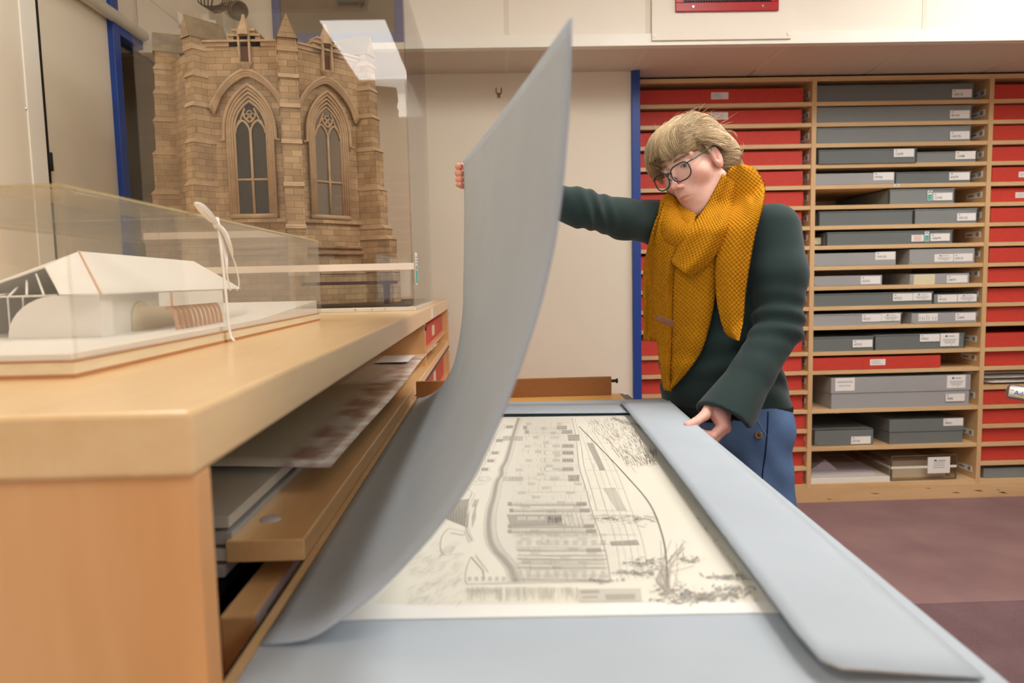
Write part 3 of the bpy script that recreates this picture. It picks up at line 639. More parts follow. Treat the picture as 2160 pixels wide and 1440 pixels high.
# loose sheets
o = MB()
A = np.array([[(-.66+.43*v-.004*cos(u*9), .975+u*1.9, .957+.010*(1-v)-.012*max(0, v-.7)*cos(3*u)+.003*sin(u*4)) for v in np.linspace(0, 1, 14)] for u in np.linspace(0, 1, 40)])
m_plastic, nt, N, L, P = newmat('old print in a clear sleeve'); P.inputs['Roughness'].default_value = .3
tcx = N.new('ShaderNodeTexCoord'); sx_ = N.new('ShaderNodeSeparateXYZ'); L.new(tcx.outputs['Object'], sx_.inputs[0])
nz = N.new('ShaderNodeTexNoise'); nz.inputs['Scale'].default_value = 16; nz.inputs['Detail'].default_value = 6; L.new(tcx.outputs['Object'], nz.inputs['Vector'])
rp = N.new('ShaderNodeValToRGB'); rp.color_ramp.elements[0].position = .40; rp.color_ramp.elements[1].position = .6; rp.color_ramp.elements[0].color = S(176, 140, 128); rp.color_ramp.elements[1].color = S(232, 226, 214)
L.new(nz.outputs['Fac'], rp.inputs[0])
mr = N.new('ShaderNodeMapRange'); mr.inputs[1].default_value = .125; mr.inputs[2].default_value = .15; L.new(sx_.outputs['X'], mr.inputs[0])
mxx = N.new('ShaderNodeMixRGB'); mxx.inputs[1].default_value = S(234, 228, 208); L.new(mr.outputs[0], mxx.inputs[0]); L.new(rp.outputs[0], mxx.inputs[2]); L.new(mxx.outputs[0], P.inputs['Base Color'])
P.inputs['Coat Weight'].default_value = .5
o = obj('mounted_print', MB().grid(A), m_plastic, solid=.002, smooth=True); tag(o, 'large cream print in a clear sleeve sticking out under the worktop', 'print')
for k in range(4):
    z_ = .877+k*.018; y1 = 1.9
    o = obj('board_sheet', MB().box(-1.1, -.315+.004*((k*3) % 4)-.0, .79+.004*k, y1, z_, z_+.014), [m_greyp, m_paper, m_greyp, m_paper][k], bevel=.001)
    tag(o, 'mount board %s in the stack inside the cabinet behind the flap' % ['lowest', 'second from the bottom', 'third from the bottom', 'topmost'][k], 'board', 'mount boards in the cabinet')
pr = atX(868, 716, -.27); o = obj('rolled_paper', MB().tube([(-.29, pr[1]-.35, zp+.012), (-.27, pr[1], zp+.014)], .013, 16), m_sleeve, smooth=True); tag(o, 'rolled cream paper lying at the far end of the flap', 'roll')
o = obj('white_slip', MB().box(-.36, -.262, 2.12, 2.3, .968, .9695), m_label); tag(o, 'white slip with print lying across the cream sleeve', 'slip')

# ================================================================== TABLE
ZT_ = .89
m_tabletop = woodmat('golden table veneer', S(214, 158, 84), S(230, 176, 102), .4, 'X', .1)
T = thing('plan_table', 'golden wooden table under the open grey portfolio', 'table', (.06, 1.2, 0))
obj('tabletop', MB().box(-.214, .34, .45, 1.93, ZT_-.03, ZT_-.001), m_tabletop, T, bevel=.001)
obj('edge_strip', MB().box(-.2235, -.2142, .45, 1.93, ZT_-.04, ZT_+.004), m_birch, T)
obj('rubber_seal', MB().box(-.2268, -.2236, .45, 1.93, ZT_-.04, ZT_+.0038), m_black, T)
yb_ = atZ(1190, 835, ZT_)[1]; xr_ = atY(1290, 820, yb_)[0]; zb_ = atY(1190, 797, yb_)[2]
obj('end_board', MB().box(-.215, xr_, yb_, yb_+.014, ZT_-.03, zb_), m_mdf, T, bevel=.001)
obj('knob', MB().lathe([(0, .018), (.006, .018), (.007, .014), (.004, .012), (.004, 0)], (xr_, yb_+.006, zb_-.012), 14, axis=(1, 0, 0)), m_black, T, smooth=True)
obj('metal_rail', MB().box(.3405, .352, .45, 1.93, ZT_-.03, ZT_-.003).box(.3545, .366, .45, 1.93, ZT_-.034, ZT_-.006), m_metal, T)
for x_ in (-.19, .30):
    for y_ in (.48, 1.88): obj('leg', MB().box(x_-.02, x_+.02, y_-.02, y_+.02, 0, ZT_-.03), m_birchz, T)

# ================================================================== PORTFOLIO
m_folder = mat('grey blue archival board', S(175, 184, 191), .75, .25, var=.035, scale=7, bump=.12, bscale=500)
FO = thing('portfolio_folder', 'large grey blue board portfolio with its cover held up and two flaps folded in', 'folder', (.1, 1.15, ZT_))
c2, s2 = cos(math.radians(2.2)), sin(math.radians(2.2))
NR = np.array([.388, .505]); ex, ey = np.array([c2, -s2]), np.array([s2, c2])
zb0 = ZT_+.0005
def fpt(u, v, z): q = NR+ex*u+ey*v; return np.array([q[0], q[1], z])
b4 = [fpt(-.602, -.0, zb0), fpt(0, 0, zb0), fpt(0, 1.29, zb0), fpt(-.602, 1.29, zb0)]
b4[0][0] = -.2135; b4[3][0] = -.2135
obj('base_board', MB().hexa(b4, [p+np.array([0, 0, .0025]) for p in b4]), m_folder, FO)
zt0 = zb0+.003
# right flap, folded in and lifting a little along its free edge
ni, no = atZ(1733, 1406, zt0+.016), atZ(2077, 1430, zt0+.003); fo_, fi = atZ(1412, 845, zt0+.008), atZ(1309, 848, zt0+.012)
A = []
for t_ in np.linspace(0, 1, 24):
    row = []
    for s_ in np.linspace(0, 1, 9):
        p = (ni*(1-s_)+no*s_)*(1-t_)+(fi*(1-s_)+fo_*s_)*t_
        p[2] += .006*sin(pi*t_)*(1-s_)
        if t_ == 0 and s_ == 0: p = p+np.array([.004, .010, 0])
        row.append(p)
    A.append(row)
obj('right_flap', MB().grid(A), m_folder, FO, solid=.0024, smooth=True)
# far flap
fa, fb = atZ(1030, 854, zt0+.004), atZ(1326, 852, zt0+.004); fc, fd = atZ(1030, 872, zt0+.010), atZ(1334, 870, zt0+.008)
fa = fa+(fa-fb)*.44; fc = fc+(fc-fd)*.43
A = [[(fa*(1-s_)+fb*s_)*(1-t_)+(fc*(1-s_)+fd*s_)*t_ for s_ in np.linspace(0, 1, 12)] for t_ in np.linspace(0, 1, 5)]
obj('far_flap', MB().grid(A), m_folder, FO, solid=.0024, smooth=True)
# lifted cover: a board curving up from its fold along the cabinet side
npx = [(545, 1372), (640, 1349), (700, 1318), (800, 1244), (880, 1163), (940, 1092), (1000, 1002), (1060, 872), (1105, 750), (1145, 620), (1176, 470), (1197, 260), (1205, 38)]
fpx = [(872, 846), (890, 839), (907, 833), (925, 821), (942, 800), (955, 775), (965, 747), (972, 705), (977, 650), (978, 600), (980, 500), (980, 410), (978, 337)]
near = np.array([atY(a, b_, .600-.045*i/12) for i, (a, b_) in enumerate(npx)]); near[0] = (-.212, .602, zt0+.001)
far = np.array([atY(a, b_, 1.90-.15*i/12) for i, (a, b_) in enumerate(fpx)]); far[0] = (-.212, 1.90, zt0+.001)
def arcl(P, n):
    P = crom(P, 300); d = np.r_[0, np.cumsum(np.linalg.norm(np.diff(P, axis=0), axis=1))]; d /= d[-1]
    return np.array([[np.interp(t_, d, P[:, i]) for i in range(3)] for t_ in np.linspace(0, 1, n)])
na, fa_ = arcl(near, 48), arcl(far, 48)
COV = np.array([[na[i]*(1-s_)+fa_[i]*s_ for s_ in np.linspace(0, 1, 30)] for i in range(48)])
for i in range(48):
    t_ = i/47
    for j in range(30):
        s_ = j/29; COV[i, j, 0] += -.010*sin(pi*s_)*sin(pi*t_); COV[i, j, 2] += -.006*sin(pi*s_)*t_*t_
        COV[i, j, 2] = max(COV[i, j, 2], zt0+.001)
obj('cover', MB().grid(COV), m_folder, FO, solid=.0022, smooth=True)

# print lying inside
m_print = mat('cream drawing paper', S(238, 236, 228), .55, .3, var=.02, scale=4)
pn, pf = atZ(1200, 1303, zt0)[1], atZ(1200, 878, zt0)[1]
DS = thing('drawing_sheet', 'large cream sheet with a line drawing of a classical building lying in the portfolio', 'drawing', (.08, (pn+pf)/2, zt0))
P4 = [(-.198, pn+.012, zt0), (.318, pn-.006, zt0), (.378, pf-.006, zt0), (-.15, pf+.008, zt0)]
obj('sheet', MB().hexa([np.array(p) for p in P4], [np.array(p)+np.array([0, 0, .0008]) for p in P4]), m_print, DS)
zi = zt0+.0011
mI = [mat('pale grey ink', S(202, 197, 183), .8, .1), mat('mid grey ink', S(174, 168, 156), .8, .1), mat('dark grey ink', S(128, 122, 114), .8, .1), mat('blue grey wash', S(150, 156, 160), .8, .1), mat('plate tone', S(230, 225, 209), .6, .2), mat('facade wash', S(220, 215, 200), .6, .2)]
ik = MB()
def q2w(u, v): return atZ(860+u/2.769, 860+v/2.769, zi)
def ink(pts, wd=.0012, tone=1, jit=0):
    wd *= .62
    W = np.array([q2w(*p) for p in pts])
    if jit: W[:, :2] += rng.normal(0, jit, (len(W), 2))
    T_ = np.gradient(W, axis=0); n_ = np.stack([-T_[:, 1], T_[:, 0], 0*T_[:, 0]], 1); n_ /= np.linalg.norm(n_, axis=1)[:, None]+1e-9
    A = np.stack([W-n_*wd/2, W+n_*wd/2], 1); A[..., 2] += ink.k*2e-7; ink.k += 1; ik.grid(A, tone)
ink.k = 0
def curve(pts, n=30): return crom(np.array(pts, float), n)
def tint(poly, tone=0):
    W = np.array([q2w(*p) for p in poly]); W[:, 2] += -.00022+ink.k*2e-7; ink.k += 1; ik.add(W, [tuple(range(len(W)))], tone)
tint([(548, 52), (1262, 46), (1500, 330), (1760, 640), (2085, 1128), (1080, 1140), (20, 1150), (-190, 1140), (20, 870), (200, 690), (420, 330)], 4)
tint([(648, 58), (960, 60), (990, 200), (1010, 340), (1075, 600), (1130, 820), (1185, 1010), (640, 1015), (560, 880), (490, 740), (490, 600), (548, 350), (612, 170)], 5)
for q in range(150):
    v = 66+q*6.3; x0 = np.interp(v, [60, 340, 600, 700, 850, 1010], [680, 610, 570, 570, 620, 690]); x1 = np.interp(v, [60, 340, 600, 700, 900, 1010], [950, 995, 1050, 1100, 1150, 1180])
    a0, a1 = sorted(rng.uniform(x0, x1, 2)); ink([(a0, v), ((a0+a1)/2, v+.6), (a1, v)], .0006, 0 if q % 4 else 1)
for q in range(110):
    u = rng.uniform(640, 1120); v = rng.uniform(80, 980); ink([(u, v), (u+1.5, v+rng.uniform(12, 46))], .0007, 1)
for q in range(60):
    v = 120+q*14.5; x0 = np.interp(v, [60, 340, 600, 1010], [965, 1015, 1090, 1195]); ink([(x0, v), (x0+rng.uniform(30, 150), v+1)], .0006, 0)
# entablature bands
band = curve([(648, 58), (612, 170), (575, 300), (548, 350), (545, 390), (520, 430), (500, 520), (478, 600), (470, 690), (480, 770), (510, 830), (555, 880), (600, 940), (625, 1015)], 60)
for off, wd, tn in ((-26, .0010, 1), (-14, .0014, 1), (0, .006, 1), (12, .0032, 1), (22, .001, 1), (34, .0009, 0), (46, .0009, 1)):
    ink([(p[0]+off*(.35+.9*p[1]/1000), p[1]) for p in band], wd, tn)
tint([(560, 130), (650, 60), (960, 60), (1010, 340), (1060, 600), (1120, 820), (1180, 1010), (680, 1010), (560, 850), (500, 700), (520, 500)], 0) if False else None
# parapet, pediments and balustrade left of the entablature
par = curve([(560, 100), (520, 160), (470, 260), (420, 350), (400, 400), (330, 480), (290, 520)], 40)
ink(par, .0012, 1); ink([(p[0]+16, p[1]+4) for p in par], .0009, 1)
for i in range(0, 38, 2):
    p = par[i]; ink([(p[0]-10, p[1]), (p[0]+8, p[1]+1)], .002, 1)
ink(curve([(375, 500), (340, 580), (330, 640), (345, 720), (375, 780)], 30), .002, 1); ink(curve([(395, 500), (352, 590), (345, 650), (358, 720), (385, 775)], 30), .001, 1)
tint([(265, 540), (360, 530), (335, 690), (210, 640)], 1)
for q in range(26): ink([(210+q*6, 560+q*3-rng.uniform(0, 50)), (225+q*5, 650+q*2)], .001, 2 if q % 3 == 0 else 1)
ink([(345, 460), (380, 500), (320, 520), (345, 460)], .0012, 1)
for yy in (430, 450): ink([(390, yy), (450, yy-6)], .002, 1)
# attic windows, two rows
for (u, v) in ((540, 190), (515, 262), (490, 308), (455, 358), (600, 110)):
    tint([(u-24, v-8), (u+16, v-9), (u+14, v+9), (u-26, v+9)], 1); ink([(u-34, v-14), (u+24, v-16), (u+22, v+14), (u-36, v+14), (u-34, v-14)], .0009, 1)
for c_ in ((450, 416, 34, 16), (590, 170, 22, 9), (560, 178, 30, 10)):
    ink([(c_[0]+c_[2]*cos(a), c_[1]+c_[3]*sin(a)) for a in np.linspace(0, 2*pi, 24)], .0012, 1); ink([(c_[0]+.6*c_[2]*cos(a), c_[1]+.6*c_[3]*sin(a)) for a in np.linspace(0, 2*pi, 20)], .0008, 1)
# masonry courses of the facade
for q in range(34):
    v = 80+q*27+rng.uniform(-3, 3); x0 = np.interp(v, [60, 340, 600, 700, 850, 1010], [690, 620, 590, 600, 640, 700]); x1 = np.interp(v, [60, 340, 600, 700, 900, 1010], [950, 995, 1050, 1100, 1150, 1180])
    ink([(x0, v), ((x0+x1)/2, v+1), (x1, v)], .0007, 0)
    if q % 3 == 0: ink([(x0, v+8), (x1, v+8)], .0013, 0)
    for j in range(7):
        u = x0+(x1-x0)*(j+.5*(q % 2)+.2)/7.5; ink([(u, v), (u+2, v+24)], .0007, 0)
        if (q*3+j) % 5 == 0: tint([(u, v+3), (u+(x1-x0)/9, v+3), (u+(x1-x0)/9, v+20), (u, v+20)], 0)
# arched windows
for v in (222, 262, 306, 357):
    r = 13; u0, u1 = 820, 972
    ink([(u0-22*sin(a) if a < pi else u0, v-r*cos(a)) for a in np.linspace(0, pi, 14)], .0026, 1); ink([(u0-46*sin(a), v-(r+5)*cos(a)) for a in np.linspace(.2, pi-.2, 14)], .001, 1)
    for s_ in (-r, r): ink([(u0, v+s_), (u1-4, v+s_)], .0013, 1)
    tint([(905, v-10), (u1-6, v-10), (u1-2, v+10), (905, v+10)], 1); tint([(845, v-8), (890, v-8), (890, v+8), (845, v+8)], 0)
    for j in range(5): ink([(905+j*14, v-10), (905+j*14, v+10)], .0007, 2)
    ink([(845, v), (u1, v)], .001, 2)
# pedimented niches
for v in (172, 408):
    ink([(735, v), (765, v-16), (800, v-12), (800, v+12), (765, v+16), (735, v)], .0011, 1)
    for s_ in (-14, 14): ink([(800, v+s_), (985, v+s_)], .0013, 1)
    tint([(935, v-16), (1000, v-17), (1003, v+20), (938, v+20)], 1); tint([(830, v-8), (885, v-8), (885, v+8), (830, v+8)], 0)
    for j in range(24): a, b_ = rng.uniform(940, 998), rng.uniform(v-14, v+16); ink([(a, b_), (a+rng.uniform(-9, 9), b_+rng.uniform(-4, 4))], .0012, 2)
    tint([(555, v-8), (670, v-8), (670, v+20), (555, v+20)], 0)
    for j in range(6): ink([(600+j*14, v-6), (598+j*14, v+20)], .002, 1)
# porch with columns and door
for (v, x0, x1) in ((560, 600, 1045), (598, 610, 1065), (690, 600, 1090), (720, 600, 1100), (115, 690, 930), (140, 700, 960)):
    for s_, wd, tn in ((-8, .001, 1), (-3, .0011, 0), (2, .0013, 1), (8, .0028, 1)): ink([(x0, v+s_), (x1, v+s_)], wd, tn)
    tint([(x0-16, v-11), (x0+8, v-11), (x0+8, v+11), (x0-16, v+11)], 1); tint([(x1-60, v-11), (x1, v-11), (x1, v+11), (x1-60, v+11)], 1)
tint([(578, 622), (900, 622), (905, 684), (600, 690)], 1)
for (a, b_) in ((640, 690), (700, 760), (770, 800)): tint([(a, 634), (b_, 634), (b_+2, 656), (a+2, 656)], 0)
for q in range(30): a = rng.uniform(820, 895); ink([(a, 628+rng.uniform(0, 20)), (a+3, 650+rng.uniform(0, 26))], .0014, 2)
for q in range(5): ink([(905+q*26, 612), (925+q*26, 690+q*3)], .001, 1)
ink([(1050, 632), (1300, 628), (1440, 660)], .002, 1)
for q in range(90): a = rng.uniform(1055, 1445); b_ = 650+rng.normal(0, 10)*(1+.5*(a > 1250)); ink([(a, b_), (a+rng.uniform(8, 40), b_+rng.uniform(-3, 5))], .0016, 2 if rng.random() < .5 else 1)
# right wing bands, rails and steps
ink(curve([(960, 60), (985, 180), (1000, 340), (1040, 470), (1075, 600), (1130, 760), (1160, 860), (1185, 1010)]), .0018, 1)
ink(curve([(975, 60), (1010, 200), (1030, 340), (1070, 470), (1105, 600)]), .0012, 1)
for j in range(5):
    o_ = 60+j*52; ink(curve([(985+o_*.35, 130), (1040+o_*.6, 330), (1120+o_*.7, 600), (1170+o_*.75, 780), (1200+o_*.8, 1000)]), .0008, 0 if j % 2 else 1)
for v in (205, 300, 365, 470, 600, 740, 795): ink([(1000+.12*v, v), (1130+.28*v, v+2)], .0012, 1)
tint([(1045, 205), (1080, 205), (1155, 362), (1120, 365)], 1); tint([(1140, 470), (1210, 465), (1280, 598), (1220, 600)], 0); tint([(1180, 780), (1340, 770), (1355, 800), (1190, 805)], 1)
for (v, a, b_) in ((640, 640, 1080),): pass
# lower building part: columns, cornices and steps near the reader
for j, v in enumerate((830, 858, 880, 905, 930, 1000)):
    ink([(640, v), (900, v+4), (1160, v+2)], (.0028, .0012, .0022, .0012, .002, .0016)[j], 1); ink([(640, v+7), (1160, v+8)], .0008, 1)
for j in range(10):
    u = 640+j*54; tint([(u, 950), (u+26, 948), (u+28, 992), (u, 994)], 0); ink([(u, 740), (u+36, 742)], .003, 1); ink([(u, 752), (u+36, 754)], .001, 1)
    tint([(u, 772), (u+30, 770), (u+30, 800), (u, 802)], 0)
tint([(1040, 820), (1130, 818), (1130, 840), (1045, 842)], 1)
ink(curve([(240, 705), (205, 740), (190, 800), (200, 850), (225, 860)], 20), .0016, 1); ink([(240, 705), (330, 720), (360, 790)], .0012, 1); ink([(250, 730), (330, 745)], .002, 1); ink([(225, 860), (330, 850)], .001, 1)
ink(curve([(370, 870), (345, 930), (335, 1000), (345, 1030)], 20), .0014, 1); ink([(370, 870), (440, 950), (445, 1000)], .0022, 1); ink([(395, 860), (470, 960)], .0012, 1)
for q in range(6): tint([(350+q*40, 985), (372+q*40, 985), (372+q*40, 1010), (350+q*40, 1010)], 0)
ink([(345, 1030), (700, 1020), (1180, 1014)], .0016, 1)
for q in range(6): ink([(400, 560+q*14), (375, 640+q*12)], .0009, 1); ink([(390+q*5, 535), (375+q*5, 580)], .001, 1)
# foreground: railing curve, hatching, plants, rocks
ink(curve([(1000, 108), (1130, 240), (1280, 400), (1400, 540), (1460, 660), (1500, 800), (1512, 920), (1520, 1080)], 50), .0030, 2)
ink(curve([(1090, 130), (1180, 200), (1290, 320), (1330, 380)], 30), .0008, 1)
for q in range(420):
    a = rng.uniform(0, 1); v = 58+a*270; u = rng.uniform(1030+.9*(v-58), 1290+.62*(v-58)); ln = rng.uniform(10, 34); ink([(u, v), (u+ln*.45, v+ln*.75)], .0008, 1 if rng.random() < .75 else 2)
for q in range(60): a = rng.uniform(0, 1); ink([(1180+a*180, 60+a*50+rng.normal(0, 8)), (1215+a*180, 66+a*55+rng.normal(0, 8))], .0016, 1)
for q in range(70): u = rng.uniform(1385, 1450); v = rng.uniform(230, 300); ink([(u, v), (u+rng.uniform(4, 12), v+rng.uniform(20, 34))], .0009, 1 if q % 3 else 2)
for c_, nn, sx__, sy__ in (((1370, 905), 80, 48, 16), ((1660, 890), 40, 40, 9), ((1560, 1090), 110, 60, 26), ((1690, 1108), 80, 40, 14), ((1850, 990), 60, 60, 9), ((1900, 1060), 70, 70, 16), ((1840, 1105), 80, 90, 14), ((1150, 1010), 30, 60, 6), ((1330, 965), 60, 80, 8)):
    for q in range(nn):
        u, v = c_[0]+rng.normal(0, sx__), c_[1]+rng.normal(0, sy__); ink([(u, v), (u+rng.normal(0, 22), v+rng.normal(0, 7))], rng.uniform(.001, .003), int(rng.choice([1, 1, 2, 3])))
for q in range(26): ink(curve([(1530+rng.normal(0, 10), 1090), (1500+rng.normal(0, 40), 980+rng.normal(0, 20)), (1420+rng.uniform(0, 260), 770+rng.uniform(0, 160))], 10), .0008, 1)
for q in range(12): ink([(1610, 770+q*10), (1590+rng.uniform(-20, 50), 782+q*12)], .0008, 1)
tint([(990, 1058), (1360, 1054), (1370, 1130), (1000, 1134)], 0); tint([(1010, 1066), (1120, 1064), (1120, 1084), (1010, 1086)], 1); tint([(1150, 1090), (1330, 1086), (1330, 1120), (1160, 1124)], 1); tint([(1020, 1100), (1110, 1098), (1110, 1112), (1020, 1114)], 1)
for q in range(150): u = rng.uniform(330, 1000); ink([(u, 1045+rng.uniform(0, 10)), (u+rng.uniform(-3, 3), 1075+rng.uniform(0, 60))], .0009, 0)
for q in range(120): v = rng.uniform(780, 1130); u = rng.uniform(20, 330); ink([(u, v), (u+rng.uniform(-60, -20), v+rng.uniform(10, 40))], .0010, 0)
for q in range(60): v = rng.uniform(640, 1000); u = 1700+.78*(v-650)+rng.normal(0, 5); ink([(u, v), (u+rng.uniform(-6, 10), v+rng.uniform(2, 9))], .0014, 1)
obj('line_drawing', ik, mI, DS)

# ================================================================== TALL CASE AND CHURCH MODEL
def uvbox(o, s=1.0):
    me = o.data; ul = me.uv_layers.new(name='UVMap')
    for p in me.polygons:
        n = p.normal; t = Vector((-n.y, n.x, 0)); t = t.normalized() if t.length > .2 else Vector((1, 0, 0)); flat = abs(n.z) > .9
        for li in p.loop_indices:
            c = me.vertices[me.loops[li].vertex_index].co; ul.data[li].uv = ((c.x, c.y) if flat else (c.dot(t)*s, c.z*s))
    return o
m_acr2 = clearmat('tall case acrylic', (.985, .975, .955), 1.46, .015)
cx0, cx1, cy0, cy1, cz1 = -1.04, -.237, 2.155, 2.80, 2.09
t = thing('display_case', 'tall clear acrylic case standing on the worktop over the stone church model', 'case', ((cx0+cx1)/2, (cy0+cy1)/2, ZW))
obj('plinth', MB().box(cx0, cx1, cy0, cy1, ZW, ZW+.013), mat('clear milky acrylic', S(214, 206, 190), .25, .5), t, bevel=.002)
obj('cover', acase(MB(), cx0+.004, cx1-.004, cy0+.004, cy1-.004, ZW+.013, cz1, .006), m_acr2, t)
zj = atY(873, 561, cy0)[2]
jt = MB().box(cx0, cx1-.001, cy0+.0015, cy0+.0038, zj-.010, zj+.010)
obj('joint_tape', jt, mat('pale joint tape', S(236, 222, 208), .5, .3), t)
mb = MB(); lz0, lz1 = atY(884, 600, 2.3)[2], atY(884, 534, 2.3)[2]
mb.box(cx1-.0038, cx1-.003, 2.215, 2.275, lz0, lz1, 0); mb.box(cx1-.003, cx1-.0027, 2.222, 2.265, lz0+.004, lz0+.045, 1); mb.box(cx1-.003, cx1-.0027, 2.225, 2.262, lz0+.047, lz0+.06, 2)
for q in range(3): mb.box(cx1-.003, cx1-.0027, 2.225, 2.262, lz0+.066+q*.009, lz0+.070+q*.009, 2)
obj('case_label', mb, [m_label, m_teal, m_inkg], t)
for x_ in (-.42, -.37, -.33): obj('screw', MB().lathe([(0, .002), (.002, .002), (.0025, 0)], (x_, cy0-.0002, ZW+.007), 10, axis=(0, -1, 0)), m_steel, t)

m_stone, nt, N, L, P = newmat('weathered sandstone blocks'); P.inputs['Roughness'].default_value = .85; P.inputs['Specular IOR Level'].default_value = .2
uvn = N.new('ShaderNodeUVMap'); bt = N.new('ShaderNodeTexBrick'); L.new(uvn.outputs[0], bt.inputs['Vector'])
bt.inputs['Scale'].default_value = 1; bt.inputs['Brick Width'].default_value = .046; bt.inputs['Row Height'].default_value = .0195; bt.inputs['Mortar Size'].default_value = .0007; bt.inputs['Mortar Smooth'].default_value = .4; bt.inputs['Bias'].default_value = -.1
bt.inputs['Color1'].default_value = S(192, 166, 134); bt.inputs['Color2'].default_value = S(164, 138, 108); bt.inputs['Mortar'].default_value = S(116, 96, 76)
nz = N.new('ShaderNodeTexNoise'); nz.inputs['Scale'].default_value = 14; nz.inputs['Detail'].default_value = 6; tco = N.new('ShaderNodeTexCoord'); L.new(tco.outputs['Object'], nz.inputs['Vector'])
rp = N.new('ShaderNodeValToRGB'); rp.color_ramp.elements[0].color = (.45, .42, .38, 1); rp.color_ramp.elements[1].color = (1.1, 1.08, 1.0, 1); rp.color_ramp.elements[0].position = .25; rp.color_ramp.elements[1].position = .7
L.new(nz.outputs['Fac'], rp.inputs[0]); mu = N.new('ShaderNodeMixRGB'); mu.blend_type = 'MULTIPLY'; mu.inputs[0].default_value = .7; L.new(bt.outputs['Color'], mu.inputs[1]); L.new(rp.outputs[0], mu.inputs[2]); L.new(mu.outputs[0], P.inputs['Base Color'])
bp = N.new('ShaderNodeBump'); bp.inputs['Strength'].default_value = .4; bp.inputs['Distance'].default_value = .001; L.new(bt.outputs['Fac'], bp.inputs['Height']); bp.invert = True; L.new(bp.outputs[0], P.inputs['Normal'])
m_mould = mat('carved sandstone', S(182, 156, 126), .8, .2, var=.12, scale=30)
m_slate = mat('stone roof slabs', S(128, 112, 88), .8, .2, var=.2, scale=40)
m_lead = mat('dark model window', S(44, 42, 38), .2, .5)
CH = thing('church_model', 'sandstone church apse model with two pointed windows inside the tall case', 'model', (-.75, 2.45, ZW+.013))
zb = ZW+.013; CL, CR = np.array([-.885, 2.29]), np.array([-.625, 2.29]); s_ = .26/math.sqrt(2); CRR, CLL = CR+s_, CL+np.array([-s_, s_])
zpar = atY(540, 92, 2.29)[2]
body = MB().prism([(p[0], p[1], zb) for p in (CLL, CL, CR, CRR, (CRR[0], 2.74), (CLL[0], 2.74))], (0, 0, zpar-zb))
uvbox(obj('apse_wall', body, m_stone, CH))
obj('board', MB().box(cx0+.02, cx1-.02, cy0+.012, cy1-.02, zb, zb+.008), mat('dark base board', S(70, 60, 52), .6, .3), CH)
class Face:
    def __init__(s, A, B): s.A = np.array(A); s.e = (np.array(B)-A); s.w = np.linalg.norm(s.e); s.e /= s.w; s.n = np.array([s.e[1], -s.e[0]])
    def p(s, u, z, d=0): q = s.A+s.e*u+s.n*d; return np.array([q[0], q[1], z])
def arch(hw, zs, kind=1.0, n=9):       # half-outline of a pointed arch from left spring to right spring
    R = 2*hw*kind; cl = -hw+R; aa = math.acos((R-hw)/R); L_ = [(cl-R*cos(a), zs+R*sin(a)) for a in np.linspace(0, aa, n)]
    return L_+[(-x, z) for x, z in L_[::-1][1:]]
